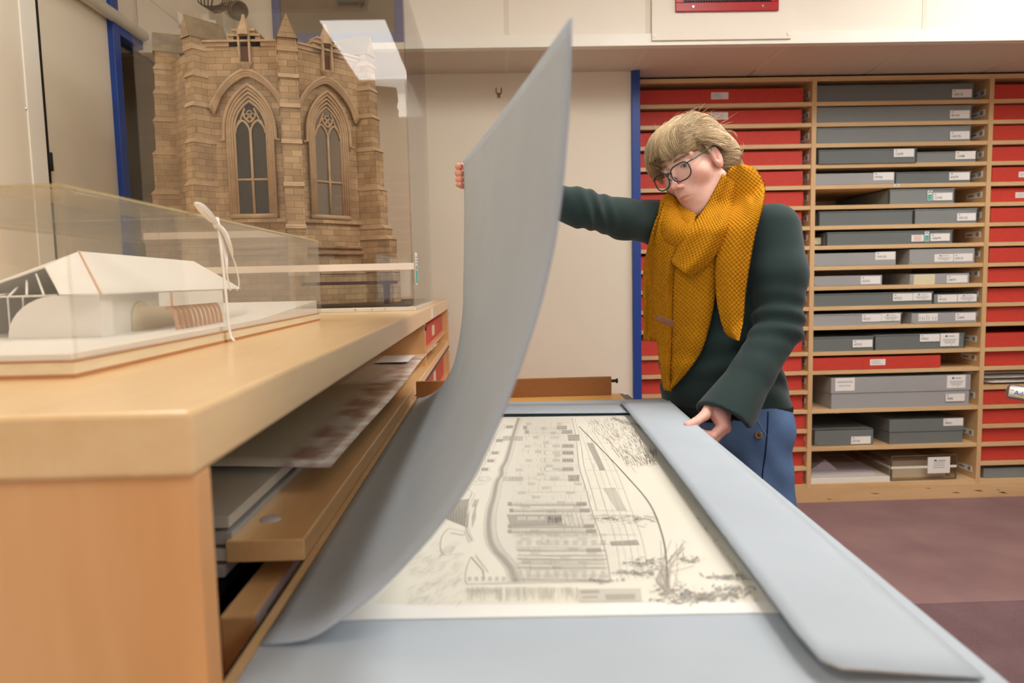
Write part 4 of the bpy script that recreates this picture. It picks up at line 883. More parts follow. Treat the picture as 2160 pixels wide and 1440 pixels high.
for fi_, (A_, B_) in enumerate(((CL, CR), (CR, CRR), (CLL, CL))):
    F_ = Face(A_, B_); uc = F_.w/2+(.006 if fi_ == 0 else 0)
    zs, zsill = 1.695, 1.435
    pts = [(-.047, zsill)]+arch(.047, zs)+[(.047, zsill)]
    if fi_ < 2:
        W = obj('window', MB().prism([F_.p(uc+x, z, -.004) for x, z in pts[::-1]], np.r_[F_.n*.0065, 0]), m_lead if fi_ == 0 else mat('pale model window', S(120, 112, 100), .15, .6), CH)  # window of the second face painted paler, reflections put into its colour
        tr = MB()
        tr.tube([F_.p(uc, zsill, .005), F_.p(uc, zs-.005, .005)], .0042, 6); tr.tube([F_.p(uc-.047, zsill+.105, .004), F_.p(uc+.047, zsill+.105, .004)], .0038, 6)
        for sx__ in (-1, 1):
            tr.tube([F_.p(uc+sx__*.0235+x, z-.012, .005) for x, z in arch(.0225, zs)], .0032, 6)
            tr.tube([F_.p(uc+sx__*x, z, .005) for x, z in crom([(0, zs-.004), (.012, zs+.02), (.030, zs+.028), (.041, zs+.012)], 9)], .003, 6)
            tr.tube([F_.p(uc+sx__*x, z, .005) for x, z in crom([(.002, zs+.02), (.016, zs+.036), (.020, zs+.054)], 8)], .0028, 6)
            tr.tube([F_.p(uc+sx__*x, z, .005) for x, z in crom([(.030, zs+.028), (.024, zs+.042), (.014, zs+.064)], 8)], .0028, 6)
        for a in range(4): tr.tube([F_.p(uc+.0085*cos(a*pi/2)+.008*cos(b_), zs+.041+.0085*sin(a*pi/2)+.008*sin(b_), .005) for b_ in np.linspace(0, 2*pi, 10)], .0022, 5)
        obj('tracery', tr, m_mould, W, smooth=True)
        mo = MB()
        for k_, (hw, dd, rr) in enumerate(((.050, .003, .0042), (.057, .006, .0042), (.064, .008, .0045), (.071, .010, .0042))):
            mo.tube([F_.p(uc+x, z, dd) for x, z in [(-hw, zsill-.004)]+arch(hw, zs)+[(hw, zsill-.004)]], rr, 6)
        mo.tube([F_.p(uc+x, z, .013) for x, z in [(-.094, zs-.036), (-.080, zs-.032)]+arch(.080, zs-.004)+[(.080, zs-.032), (.094, zs-.036)]], .0052, 6)
        mo.prism([F_.p(uc-.074, zsill-.016, 0), F_.p(uc+.074, zsill-.016, 0), F_.p(uc+.074, zsill-.002, 0), F_.p(uc-.074, zsill-.002, 0)][::-1], np.r_[F_.n*.012, 0])
        obj('window_moulding', mo, m_mould, CH, smooth=True)
        ra = MB()
        for k_, dd in enumerate((0, .007, .014)):
            L_ = crom([(-.118+dd*.6, 1.757-dd), (-.085, 1.812-dd), (-.045, 1.852-dd), (0, 1.872-dd), (.045, 1.852-dd), (.085, 1.812-dd), (.118-dd*.6, 1.757-dd)], 24)
            ra.tube([F_.p(uc+x, z, .017-k_*.003) for x, z in L_], .0062, 6)
        obj('relieving_arch', ra, m_mould, CH, smooth=True)
        # raised wall above the relieving arch
        L_ = crom([(-.122, 1.752), (-.085, 1.812), (-.045, 1.852), (0, 1.872), (.045, 1.852), (.085, 1.812), (.122, 1.752)], 18)
        up2 = MB().prism([F_.p(uc+x, z, 0) for x, z in L_]+[F_.p(uc+.122, zpar, 0), F_.p(uc-.122, zpar, 0)], np.r_[F_.n*.012, 0])
        uvbox(obj('upper_wall', up2, m_stone, CH))
        # stepped parapet with niche
        st = MB()
        for u_, zz in ((.125, 0), (.048, .017), (.033, .032)): st.prism([F_.p(uc-u_, zpar-.012, -.02), F_.p(uc+u_, zpar-.012, -.02), F_.p(uc+u_, zpar+zz, -.02), F_.p(uc-u_, zpar+zz, -.02)][::-1], np.r_[F_.n*.036, 0]); st.prism([F_.p(uc-u_-.002, zpar+zz, -.022), F_.p(uc+u_+.002, zpar+zz, -.022), F_.p(uc+u_+.002, zpar+zz+.006, -.022), F_.p(uc-u_-.002, zpar+zz+.006, -.022)][::-1], np.r_[F_.n*.044, 0])
        obj('parapet', st, m_mould, CH)
        ni_ = MB()
        for sx__ in (-1, 1): ni_.prism([F_.p(uc+sx__*.016-.003, zpar-.068, .010), F_.p(uc+sx__*.016+.003, zpar-.068, .010), F_.p(uc+sx__*.016+.003, zpar+.03, .010), F_.p(uc+sx__*.016-.003, zpar+.03, .010)][::-1], np.r_[F_.n*.016, 0])
        cc_ = F_.p(uc, zpar, .016)
        ni_.lathe([(.022, zpar+.018), (.020, zpar+.034), (.014, zpar+.052), (.006, zpar+.072), (.006, zpar+.078), (0, zpar+.084)], (cc_[0], cc_[1], 0), 8); ni_.lathe([(0, zpar-.088), (.010, zpar-.082), (.018, zpar-.07), (.020, zpar-.064)], (cc_[0], cc_[1], 0), 10)
        obj('niche', ni_, m_mould, CH)
        obj('niche_recess', MB().prism([F_.p(uc-.014, zpar-.066, .0118), F_.p(uc+.014, zpar-.066, .0118), F_.p(uc+.014, zpar+.02, .0118), F_.p(uc-.014, zpar+.02, .0118)][::-1], np.r_[F_.n*.003, 0]), mat('dark carved recess', S(98, 66, 52), .8, .2), CH)
    bd = MB()
    for z0_, hh, dd in ((1.405, .012, .010), (1.305, .010, .014), (1.325, .008, .010), (1.24, .01, .02)):
        bd.prism([F_.p(-.004, z0_, 0), F_.p(F_.w+.004, z0_, 0), F_.p(F_.w+.004, z0_+hh, 0), F_.p(-.004, z0_+hh, 0)][::-1], np.r_[F_.n*dd, 0])
    bd.prism([F_.p(-.006, zb, 0), F_.p(F_.w+.006, zb, 0), F_.p(F_.w+.006, 1.24, 0), F_.p(-.006, 1.24, 0)][::-1], np.r_[F_.n*.016, 0])
    uvbox(obj('base_course', bd, m_stone, CH))
# buttresses with weathered set-offs and gabled stone roofs
def buttress(c, r, w_, ztop, roofh, ridge, stages):
    r = np.array(r, float); r /= np.linalg.norm(r); t_ = np.array([-r[1], r[0]]); c = np.array(c)
    def q(a, b_, z): v = c+t_*a+r*b_; return np.array([v[0], v[1], z])
    mb, bandm = MB(), MB()
    zz = [ztop]+[s__[0] for s__ in stages]+[zb]
    for i in range(len(zz)-1):
        pr_ = stages[i-1][1] if i else .045
        mb.hexa([q(-w_/2, -.03, zz[i+1]), q(w_/2, -.03, zz[i+1]), q(w_/2, pr_, zz[i+1]), q(-w_/2, pr_, zz[i+1])][::-1], [q(-w_/2, -.03, zz[i]), q(w_/2, -.03, zz[i]), q(w_/2, pr_, zz[i]), q(-w_/2, pr_, zz[i])][::-1])
        if i:
            p0 = stages[i-2][1] if i > 1 else .045
            bandm.hexa([q(-w_/2-.003, -.02, zz[i]-.006), q(w_/2+.003, -.02, zz[i]-.006), q(w_/2+.003, pr_+.004, zz[i]-.006), q(-w_/2-.003, pr_+.004, zz[i]-.006)][::-1], [q(-w_/2-.002, -.02, zz[i]+.008), q(w_/2+.002, -.02, zz[i]+.008), q(w_/2+.002, p0+.001, zz[i]+.008), q(-w_/2-.002, p0+.001, zz[i]+.008)][::-1])
    o_ = uvbox(recalc(obj('buttress', mb, m_stone, CH))); recalc(obj('weathering', bandm, m_mould, o_))
    rf = MB().prism([q(-w_/2-.004, .05, ztop), q(w_/2+.004, .05, ztop), q(0, .05, ztop+roofh)], np.r_[-r*ridge, 0])
    uvbox(recalc(obj('gable', MB().prism([q(-w_/2, .052, ztop), q(w_/2, .052, ztop), q(0, .052, ztop+roofh-.004)], np.r_[-r*.012, 0]), m_stone, o_)))
    recalc(obj('gable_roof', rf, m_slate, o_))
zc = atY(425, 70, 2.22)[2]
st0 = [(zpar-.02, .05), (zpar-.10, .055), (zpar-.19, .06), (zpar-.30, .07), (zpar-.43, .08), (zpar-.56, .095), (1.36, .11), (1.25, .12)]
buttress(CL+np.array([-.005, .0]), (-.62, -.78), .046, zc, .068, .13, [(a, b_*.8) for a, b_ in st0])
buttress(CR, (.30, -.95), .056, atY(628, 78, 2.24)[2], .075, .09, [(a-.01, b_*.8) for a, b_ in st0])
buttress(CRR+np.array([.0, .01]), (.93, -.36), .05, atY(800, 118, 2.47)[2], .068, .13, st0)
buttress(CLL+np.array([.0, .01]), (-.93, -.36), .05, atY(380, 112, 2.47)[2], .068, .13, st0)
obj('bench_reflection', MB().box(-.62, -.30, 2.20, 2.24, zb+.07, zb+.08).box(-.60, -.585, 2.205, 2.235, zb+.008, zb+.07).box(-.34, -.325, 2.205, 2.235, zb+.008, zb+.07), mat('dark reflection bars', S(66, 46, 46), .6, .3), CH)  # dark bench-shaped bars standing in for reflections along the base

# ================================================================== LOW CASE, HOUSE MODEL AND TAPE
lx0, lx1, ly0, ly1, lz1 = -.795, -.425, .72, 1.73, 1.312
t = thing('display_case', 'low clear acrylic case on the near end of the worktop over the white house model', 'case', ((lx0+lx1)/2, 1.22, ZW))
m_ply = mat('pale ply edge', S(228, 210, 174), .6, .3, var=.08, scale=30, stretch=(1, .2, 4))
m_plyd = mat('burnt ply edge', S(186, 130, 84), .7, .2)
obj('base', MB().box(lx0, lx1, ly0, ly1, ZW+.004, ZW+.016), m_ply, t)
obj('base_edge', MB().box(lx0-.001, lx1+.001, ly0-.001, ly1+.001, ZW, ZW+.004).box(lx0-.0005, lx1+.0005, ly0-.0005, ly1+.0005, ZW+.016, ZW+.018), m_plyd, t)
m_acr3 = clearmat('low case acrylic', (.975, .965, .94), 1.35, haze=.035, hazecol=(.85, .82, .72, 1))
m_edge = mat('yellowed acrylic edge', S(206, 190, 150), .3, .5)
obj('cover', acase(MB(), lx0-.005, lx1+.005, ly0-.005, ly1+.005, ZW+.0185, lz1, .004), m_acr3, t)
ed = MB()
ed.box(lx1+.003, lx1+.0056, ly0-.005, ly1+.005, lz1-.002, lz1+.0006); ed.box(lx0-.005, lx1+.005, ly1+.003, ly1+.0056, lz1-.002, lz1+.0006); ed.box(lx0-.0056, lx0-.003, ly0-.005, ly1+.005, lz1-.002, lz1+.0006); ed.box(lx0-.005, lx1+.005, ly0-.0056, ly0-.003, lz1-.002, lz1+.0006)
obj('glued_edge', ed, clearmat('glued acrylic edge', (.93, .86, .68), 1.3, haze=.35, hazecol=(.72, .62, .40, 1)), t)
HM = thing('house_model', 'white card house model with hipped roof and row of arches inside the low case', 'model', (-.6, 1.15, ZW+.018))
m_card = mat('white card', S(240, 236, 230), .6, .3); m_cute = mat('burnt card edge', S(222, 176, 142), .7, .2)
zg = ZW+.0182
g = MB(); prof = [(ly0+.004, zg+.006), (1.3, zg+.008), (ly1-.004, zg+.030)]
g.prism([(lx0+.004, ly0+.004, zg), (lx0+.004, ly1-.004, zg)]+[(lx0+.004, y, z) for y, z in prof[::-1]], (lx1-lx0-.008, 0, 0)); recalc(obj('ground', g, m_card, HM))
zg2 = zg+.007
er = lambda a, b_, x: atX(a, b_, x)
R0 = er(213, 620, -.512); RT = er(507, 608, -.505); AP = er(167, 531, -.615); RE = er(408, 551, -.615)
NL, NB_ = atY(96, 563, 1.0), atY(125, 621, .93)
BL, BR_ = np.array([-.74, 1.0, R0[2]]), np.array([-.74, 1.44, RT[2]])
rv = [R0, RT, RE, AP, NL, NB_, BL, BR_]
rf = MB().add(rv, [(0, 1, 2, 3), (0, 3, 4, 5), (3, 2, 7, 6), (3, 6, 4), (1, 7, 2)])
recalc(obj('roof', rf, m_card, HM, solid=.002)); obj('roof_seam', MB().tube([R0+np.array([0, -.0006, .0008]), AP+np.array([0, -.0006, .0008])], .0016, 6), m_cute, HM)
ze = R0[2]-.001; yw0 = .957; wx = -.532
wl = MB().prism([(wx, yw0+.004, zg2), (wx, 1.41, zg2), (wx, 1.41, ze), (wx, yw0+.004, ze)], (-.006, 0, 0)); obj('side_wall', wl, m_card, HM)
xw = atY(18, 715, yw0)[0]; xm = atY(118, 622, yw0)[0]
pts = [(wx+.006, yw0, zg2), (wx+.006, yw0, ze), (xm, yw0, ze)]+[(xm+(xw-xm)*sin(a), yw0, zg2+(ze-zg2)*cos(a)) for a in np.linspace(.1, pi/2, 10)]
obj('end_wall', MB().prism(pts, (0, .008, 0)), m_card, HM)
obj('corner_post', MB().box(wx-.002, wx+.008, yw0-.002, yw0+.03, zg2, ze), m_card, HM)
obj('back_wall', MB().box(-.74, -.734, 1.0, 1.41, zg2, ze).box(-.734, wx-.006, 1.404, 1.41, zg2, ze), m_card, HM)
da = atX(298, 694, wx); obj('arched_doorway', MB().prism([(wx+.0005, da[1]-.028, zg2), (wx+.0005, da[1]+.028, zg2)]+[(wx+.0005, da[1]+.028*cos(a), zg2+.022+.022*sin(a)) for a in np.linspace(0, pi, 10)], (.0022, 0, 0)), mat('cream card', S(226, 214, 190), .6, .3) if 'cream card' not in bpy.data.materials else bpy.data.materials['cream card'], HM)
y0g, y1g = er(348, 640, -.49)[1], er(470, 640, -.455)[1]; zgm = ze-.020
obj('gallery', MB().box(-.494, -.474, y0g-.01, y1g+.05, zgm, ze), m_card, HM); obj('gallery_edge', MB().box(-.4765, -.4735, y0g-.0115, y0g-.01, zgm, ze), m_cute, HM)
obj('gallery_recess', MB().box(wx, wx+.004, y0g, y1g+.05, zg2, zgm), mat('warm card shade wall', S(222, 206, 180), .7, .2), HM)
for k in range(11):
    y_ = y0g+(y1g+.04-y0g)*k/10; hh = zgm-zg2
    o_ = [(-.490, y_, zgm), (-.476, y_, zgm)]+[(-.484+.012*sin(a)*1.0, y_, zgm-hh*(1-cos(a))) for a in np.linspace(.15, pi/2, 8)]
    i_ = [(-.484+.007*sin(a), y_, zgm-.006-(hh-.006)*(1-cos(a))) for a in np.linspace(pi/2, .1, 8)]
    obj('arch_fin', MB().prism(o_+i_+[(-.490, y_, zgm-.006)], (0, .0035, 0)), m_cute if k % 1 == 0 else m_card, HM)
for k in range(6):
    a = NB_+np.array([-.022*k-.004, .01, 0]); b_ = NL+np.array([-.016*k, .004*k, -.009*k])
    obj('glazing_rib', MB().tube([a, b_], .0015, 5), m_card, HM)
obj('eave_rail', MB().tube([(xw-.06, yw0+.02, ze), (xm, yw0+.004, ze)], .0014, 5), m_card, HM)
for k in range(4): obj('glazing_post', MB().tube([(xw-.05+.02*k, yw0+.02, zg2), (xw-.05+.02*k, yw0+.02, ze)], .0012, 5), m_card, HM)
# white tape tied round the low case
m_tape = mat('white cotton tape', S(242, 236, 226), .8, .2, bump=.2, bscale=900)
TP = thing('cotton_tape', 'white cotton tape tied in a bow around the low acrylic case', 'tape', (lx1+.012, 1.11, ZW))
xt = lx1+.0075
def xa(a, b_, d=0): return atX(a, b_, xt+d)
def ribbon(P, wdir, wd, name, thick=.0012):
    P = np.asarray(P, float); w_ = np.array(wdir, float)*wd/2
    obj(name, MB().grid(np.stack([P-w_, P+w_], 1)), m_tape, TP, solid=thick, smooth=True)
v0, v1 = xa(487, 722), xa(463, 492); v0[2] = ZW+.001
ribbon(crom([v0+np.array([.006, 0, 0]), v0*.9+v1*.1, (v0+v1)/2, v1, np.array([lx1+.006, v1[1], lz1+.0016])], 16), (0, 1, 0), .009, 'band')
ribbon([(lx1+.006, v1[1], lz1+.0016), (lx0-.006, v1[1]+.02, lz1+.0016)], (0, 1, 0), .009, 'band')
ribbon([(lx0-.0064, v1[1]+.02, lz1+.0016), (lx0-.0064, v1[1]+.03, ZW+.002)], (0, 1, 0), .009, 'band')
kn_ = xa(457, 474, .004)
obj('knot', MB().sphere(kn_, (.005, .007, .006), 12), m_tape, TP, smooth=True)
def loop(pts, wd, name, flat=.35): obj(name, MB().tube(crom(np.array(pts), 22), wd*np.r_[.35, np.sin(np.linspace(.45, pi-.35, 20))**.6, .4], 10, flat=flat), m_tape, TP, smooth=True)
loop([xa(456, 472, .004), xa(440, 455, .010), xa(424, 436, .012), xa(414, 427, .012)], .008, 'bow_loop')
loop([xa(416, 428, .016), xa(430, 448, .016), xa(455, 472, .008)], .0055, 'bow_loop')
loop([xa(457, 472, .006), xa(472, 488, .014), xa(482, 512, .018), xa(489, 535, .016)], .0095, 'bow_loop')
loop([xa(458, 474, .004), xa(470, 505, .010), xa(477, 545, .012), xa(478, 575, .010)], .006, 'tail')
obj('thread', MB().tube(crom([xa(489, 538, .014), xa(497, 560, .014), xa(504, 595, .012), xa(500, 612, .01)], 16), .0011, 6), m_tape, TP, smooth=True)
obj('thread', MB().tube(crom([xa(478, 574, .010), xa(482, 596, .010), xa(486, 612, .01)], 10), .0013, 6), m_tape, TP, smooth=True)

# ================================================================== RAIL AT THE RIGHT EDGE
t = thing('equipment_stand', 'steel rail end with a white label reading Ade at the right edge of view', 'stand', (2.12, 2.6, 0))
e0 = atY(2127, 824, 2.6); dx = np.array([.80, -.56, -.15]); dx /= np.linalg.norm(dx)
obj('rail', MB().lathe([(0, -.008), (.016, -.006), (.026, -.001), (.028, .004), (.028, .38), (0, .38)], e0, 28, axis=dx), m_steel, t, smooth=True)
lb = MB(); up3 = np.cross(dx, (0, 1, 0)); up3 *= np.sign(up3[2])/np.linalg.norm(up3); fw = np.cross(dx, up3); fw *= -np.sign(fw[1])/np.linalg.norm(fw)
A = [[e0+dx*(.001+.26*q)+.0286*(up3*sin(a)+fw*cos(a)) for a in np.linspace(-.75, .62, 10)] for q in (0, .5, 1)]
lb.grid(A); obj('label', lb, m_label, t, smooth=True)
tx = MB(); text(tx, 'Ade', .024, e0+dx*.017-up3*.009+fw*.0296, dx, up3, 0); text(tx, 'NSF', .007, e0+dx*.003+fw*.0300+up3*.004, dx, up3, 1)
tx.prism([e0+dx*(.022+.05*q)-up3*.0145+fw*.0292+up3*.003*s__ for q, s__ in ((0, 0), (1, 0), (1, 1), (0, 1))], fw*.0004, 2)
obj('lettering', tx, [mat('blue lettering', S(40, 56, 150), .5, .3), m_ink, mat('yellow stripe', S(232, 206, 70), .5, .3)], t)
obj('post', MB().tube([e0+dx*.35-np.array([0, 0, .026]), np.array([e0[0]+dx[0]*.35, e0[1]+dx[1]*.35, .03])], .016, 16), m_steel, t, smooth=True)
obj('foot', MB().box(e0[0]+.18, e0[0]+.44, 2.29, 2.55, 0, .03), m_metal, t, bevel=.004)
# ================================================================== PERSON
f32 = np.float32
RH = np.array([[-0.3933, -0.8363, -0.382], [0.8947, -0.4439, 0.0507], [-0.212, -0.3218, 0.9228]])
RH = np.linalg.svd(RH)[0]@np.linalg.svd(RH)[2]
_a = math.radians(7); RH = RH@np.array([[cos(_a), -sin(_a), 0], [sin(_a), cos(_a), 0], [0, 0, 1]])
TH = np.array([.5091, 1.7768, 1.4895]); SHD = .96
def h2w(p): return (np.asarray(p, float)*SHD)@RH.T+TH
def w2h(p): return ((np.asarray(p, float)-TH)@RH)/SHD
FW, LF = np.array([-.6, -.8, 0]), np.array([.8, -.6, 0])      # chest direction and her left side
PE = thing('person', 'person in dark green jumper, mustard knitted scarf and glasses holding up the portfolio cover', 'person', (.62, 1.82, 0))
NBW = atY(1508, 470, 1.80)
nbl = w2h(NBW)
def sym(P): Q = P.copy(); Q[..., 0] = np.abs(Q[..., 0]); return Q
def headsdf(P):
    Q = sym(P)
    d = ell(P, (0, -.010, .035), (.071, .086, .087))
    d = smin(d, ell(P, (0, .028, -.028), (.062, .060, .084)), .02)
    d = smin(d, ell(P, (0, .035, .045), (.060, .051, .056)), .015)
    d = smin(d, ell(P, (0, .040, -.092), (.050, .047, .049)), .018)
    d = smin(d, ell(P, (0, .0705, -.122), (.020, .018, .016)), .016)
    d = smin(d, cone(Q, (.056, .004, -.062), (.025, .056, -.121), .017, .013), .022)
    d = smin(d, ell(Q, (.042, .054, -.032), (.024, .023, .022)), .02)
    d = smin(d, cone(Q, (.010, .0825, .014), (.048, .066, .016), .0085, .008), .012)
    d = smax(d, -ell(Q, (.031, .100, -.002), (.018, .017, .012)), .010)
    d = smin(d, ell(Q, (.032, .0715, -.001), (.0142, .0138, .0135)), .004)
    d = smax(d, -ell(Q, (.032, .0850, -.0042), (.0128, .0070, .0046)), .0015)
    d = smin(d, ell(P, (0, .072, -.066), (.028, .024, .022)), .016)
    d = smin(d, cone(P, (0, .086, .006), (0, .1075, -.040), .0056, .0066), .009)
    d = smin(d, ell(P, (0, .110, -.0425), (.0085, .0085, .0078)), .006)
    d = smin(d, ell(Q, (.0105, .0985, -.0465), (.0056, .0088, .0058)), .005)
    d = smax(d, -ell(Q, (.0055, .104, -.0535), (.0028, .0045, .0026)), .003)
    d = smin(d, cone(Q, (.0, .0938, -.0705), (.025, .0845, -.0755), .0028, .0014), .004)
    d = smin(d, cone(Q, (.0, .0918, -.0805), (.021, .0850, -.0785), .0038, .0020), .004)
    d = smax(d, -cone(Q, (.0, .0972, -.0754), (.0285, .0855, -.0790), .0016, .0013), .0022)
    d = smax(d, -ell(P, (0, .0985, -.0935), (.018, .0085, .0055)), .006)
    e = ell(Q, (.0735, .008, -.016), (.0090, .0160, .029)); e = smax(e, -ell(Q, (.083, .012, -.010), (.0076, .0108, .0215)), .003); e = smin(e, cone(Q, (.0765, .006, .004), (.0765, .008, -.028), .0026, .0030), .003); e = smax(e, -ell(Q, (.083, .016, -.020), (.0085, .006, .008)), .002)
    d = smin(d, e, .006)
    n_ = cone(P, (0, -.032, -.05), tuple(nbl*.62+np.array([0, -.032, -.05])*.38), .050, .050); n_ = smin(n_, cone(P, tuple(nbl*.62+np.array([0, -.032, -.05])*.38), tuple(nbl), .050, .064), .02)
    return smin(d, n_, .02)
hv, hf = nets(headsdf, (-.10, -.16, -.27), (.10, .135, .14), .0021)
# ---------------- body joints
def J(px, py, y): return atY(px, py, y)
shL, arL, elL, foL, wrL = J(1630, 486, 1.665), J(1644, 580, 1.625), J(1642, 690, 1.60), J(1588, 785, 1.55), J(1524, 866, 1.51)
cuL = J(1522, 890, 1.50)
shR, arR, elR, wrR = J(1410, 470, 1.845), J(1315, 462, 1.76), J(1222, 438, 1.69), J(1035, 390, 1.795)
rows = [(900, 1534, .165, .128), (866, 1533, .166, .128), (800, 1520, .156, .120), (740, 1517, .150, .115), (650, 1514, .150, .117), (560, 1510, .155, .117), (490, 1508, .160, .105), (455, 1507, .112, .078), (432, 1506, .088, .066)]
tz = np.array([J(c, y, 1.765)[2] for y, c, a, b_ in rows]); tx_ = np.array([J(c, y, 1.765)[0] for y, c, a, b_ in rows]); ty_ = np.full(len(rows), 1.765); ty_[-2:] = (1.785, 1.825)
trx = np.array([r[2] for r in rows]); try_ = np.array([r[3] for r in rows])
def torso(P, off=0.0):
    z = P[..., 2]; cx = np.interp(z, tz, tx_).astype(f32); cy = np.interp(z, tz, ty_).astype(f32)
    rx = (np.interp(z, tz, trx)-off).astype(f32); ry = (np.interp(z, tz, try_)-off).astype(f32)
    dx, dy = P[..., 0]-cx, P[..., 1]-cy; a = dx*f32(LF[0])+dy*f32(LF[1]); b_ = dx*f32(FW[0])+dy*f32(FW[1])
    k = np.sqrt((a/rx)**2+(b_/ry)**2+1e-9); d = (k-1)*np.minimum(rx, ry)*.9
    return smax(d, z-f32(tz[-1]+.006), .02)
zhem = J(1530, 850, 1.765)[2]; zelb = elL[2]
def armL(P, off=0.0): return chain(P, [(shL, .062-off), (arL, .060-off), (elL, .0505-off), (foL, .046-off), (wrL, .046-off)], .02)
def armR(P, off=0.0): return chain(P, [(shR, .060-off), (arR, .0475-off), (elR, .043-off), (wrR, .034-off)], .02)
cdir = np.array(cuL-elL); cdir /= np.linalg.norm(cdir)
cpl = np.cross(J(1568, 918, 1.49)-J(1480, 852, 1.50), np.array([-.15, -1, .12])); cpl /= np.linalg.norm(cpl); cpl *= np.sign(cpl@cdir); cpl = cpl+.38*np.array([0, -1, .0]); cpl /= np.linalg.norm(cpl); cpo = J(1525, 886, 1.50)
def sweater(P):
    d = torso(P); x, y, z = P[..., 0], P[..., 1], P[..., 2]
    wv = np.exp(-((z-f32(1.0))/.085)**2)
    d = d+.0045*wv*np.sin(z*95+x*34+3*np.sin(x*17)+1.5*np.sin(y*22)).astype(f32)
    a = chain(P, [(shL, .064), (arL, .0605), (elL, .051), (foL, .0475)], .02)
    a = smin(a, cone(P, foL, cuL+cdir*.03, .046, .070), .015)
    q = ((P-elL.astype(f32))@(foL-shL).astype(f32))/np.linalg.norm(foL-shL); we = np.exp(-((q+.01)/.055)**2)
    a = a+.0042*we*np.sin(q*150+12*x).astype(f32)
    a = smax(a, (P-cpo.astype(f32))@cpl.astype(f32), .002)
    a = smax(a, -smax(cone(P, foL+cdir*.03, cuL+cdir*.034, .030, .062), -((P-(cpo-cpl*.09).astype(f32))@cpl.astype(f32)), .004), .002)
    b_ = armR(P); qr = x; b_ = b_+.0025*np.exp(-((qr-f32(elR[0]+.035))/.05)**2)*np.sin(qr*190+z*60).astype(f32)
    d = smin(d, a, .022); d = smin(d, b_, .03)
    return smax(d, f32(zhem)-z+.012*np.sin(x*9).astype(f32)*0, .006)
sv, sf = nets(sweater, (-.14, 1.36, zhem-.02), (.86, 2.0, 1.43), .0045)
m_jump = mat('dark green jersey', S(41, 57, 55), .85, .15, var=.05, scale=12, bump=.15, bscale=900, sheen=.15)
m_under = mat('black jersey', S(40, 42, 44), .9, .1, bump=.15, bscale=900)
obj('jumper', MB().add(sv, sf), m_jump, PE, smooth=True)
obj('cuff_seam', MB().add(*nets(lambda P: smax(smax(np.abs(cone(P, foL, cuL+cdir*.03, .046, .070))-.0012, np.abs((P-(cpo-cpl*.014).astype(f32))@cpl.astype(f32))-.0012, .0005), -torso(P, -.005), .001), cuL-.1, cuL+.1, .0024)), m_under, PE, smooth=True) if False else None
zu = J(1530, 876, 1.765)[2]
uv_, uf_ = nets(lambda P: smax(smax(torso(P, .004)+.0025*np.sin(P[..., 2]*160+P[..., 0]*20), f32(zu)-P[..., 2]-.02*(P[..., 0]-.6), .008), P[..., 2]-f32(zhem+.03), .005), (.36, 1.55, zu-.03), (.86, 2.0, zhem+.05), .005)
obj('undershirt', MB().add(uv_, uf_), m_under, PE, smooth=True)
nk0 = np.array(h2w(np.array([0, -.032, -.05])*.42+nbl*.58)); obj('jumper_collar', MB().add(*nets(lambda P: cone(P, NBW+np.array([0, 0, -.05]), nk0, .080, .056), NBW-.16, NBW+.16, .005)), m_jump, PE, smooth=True)
# jeans
hipL, hipR = J(1583, 935, 1.705), J(1490, 935, 1.84)
knL, knR = np.array([.655, 1.70, .50]), np.array([.575, 1.85, .50]); anL, anR = np.array([.685, 1.77, .09]), np.array([.60, 1.93, .09])
pel = np.array([(hipL[i]+hipR[i])/2 for i in range(3)])+np.array([0, .0, .05])
def jeans(P):
    z = P[..., 2]; x = P[..., 0]
    d = torso(P, .010); d = smax(d, z-f32(zhem+.01), .01); d = smax(d, f32(tz[0]-.02)-z, .03)
    for h_, k_, a_ in ((hipL, knL, anL), (hipR, knR, anR)):
        d = smin(d, chain(P, [(h_+np.array([0, 0, .03]), .098), (h_*.5+k_*.5, .088), (k_, .068), (a_, .062)], .03), .03)
    return d+.0025*np.sin(z*60+x*50+2*np.sin(x*30)).astype(f32)*np.exp(-((z-.72)/.12)**2)
jv, jf = nets(jeans, (.40, 1.52, .06), (.86, 2.06, zhem+.04), .0075)
m_denim = mat('blue denim', S(84, 110, 146), .85, .15, var=.22, scale=9, bump=.25, bscale=1200)
obj('jeans', MB().add(jv, jf), m_denim, PE, smooth=True)
def march(px, py, fn, off=0.0, y0=1.35, y1=2.05, n=140):
    ysamp = np.linspace(y0, y1, n); r = ray(px, py); P = CAM+r[None]*(ysamp/r[1])[:, None]
    d = fn(P.astype(f32))-off; h = np.where(d < 0)[0]
    if len(h) and h[0] > 0:
        i = h[0]; t_ = d[i-1]/(d[i-1]-d[i]+1e-9); return P[i-1]*(1-t_)+P[i]*t_
    return P[int(np.argmin(d))]
m_btn = mat('brown horn button', S(128, 100, 72), .3, .5, var=.3, scale=90); m_thr = mat('pale stitching', S(136, 152, 176), .8, .1); m_seam = mat('dark denim seam', S(34, 50, 84), .9, .1)
for a, b_ in ((1584, 889), (1600, 918)):
    p = march(a, b_, jeans); n_ = CAM-p; n_ /= np.linalg.norm(n_)
    obj('button', MB().lathe([(0, .0035), (.005, .0035), (.0075, .0055), (.0092, .004), (.0095, 0), (0, -.002)], p, 20, axis=n_), m_btn, PE, smooth=True)
    obj('button_thread', MB().tube([p+n_*.005+np.array([-.002, 0, .001]), p+n_*.005+np.array([.002, 0, -.001])], .0012, 6), m_seam, PE)
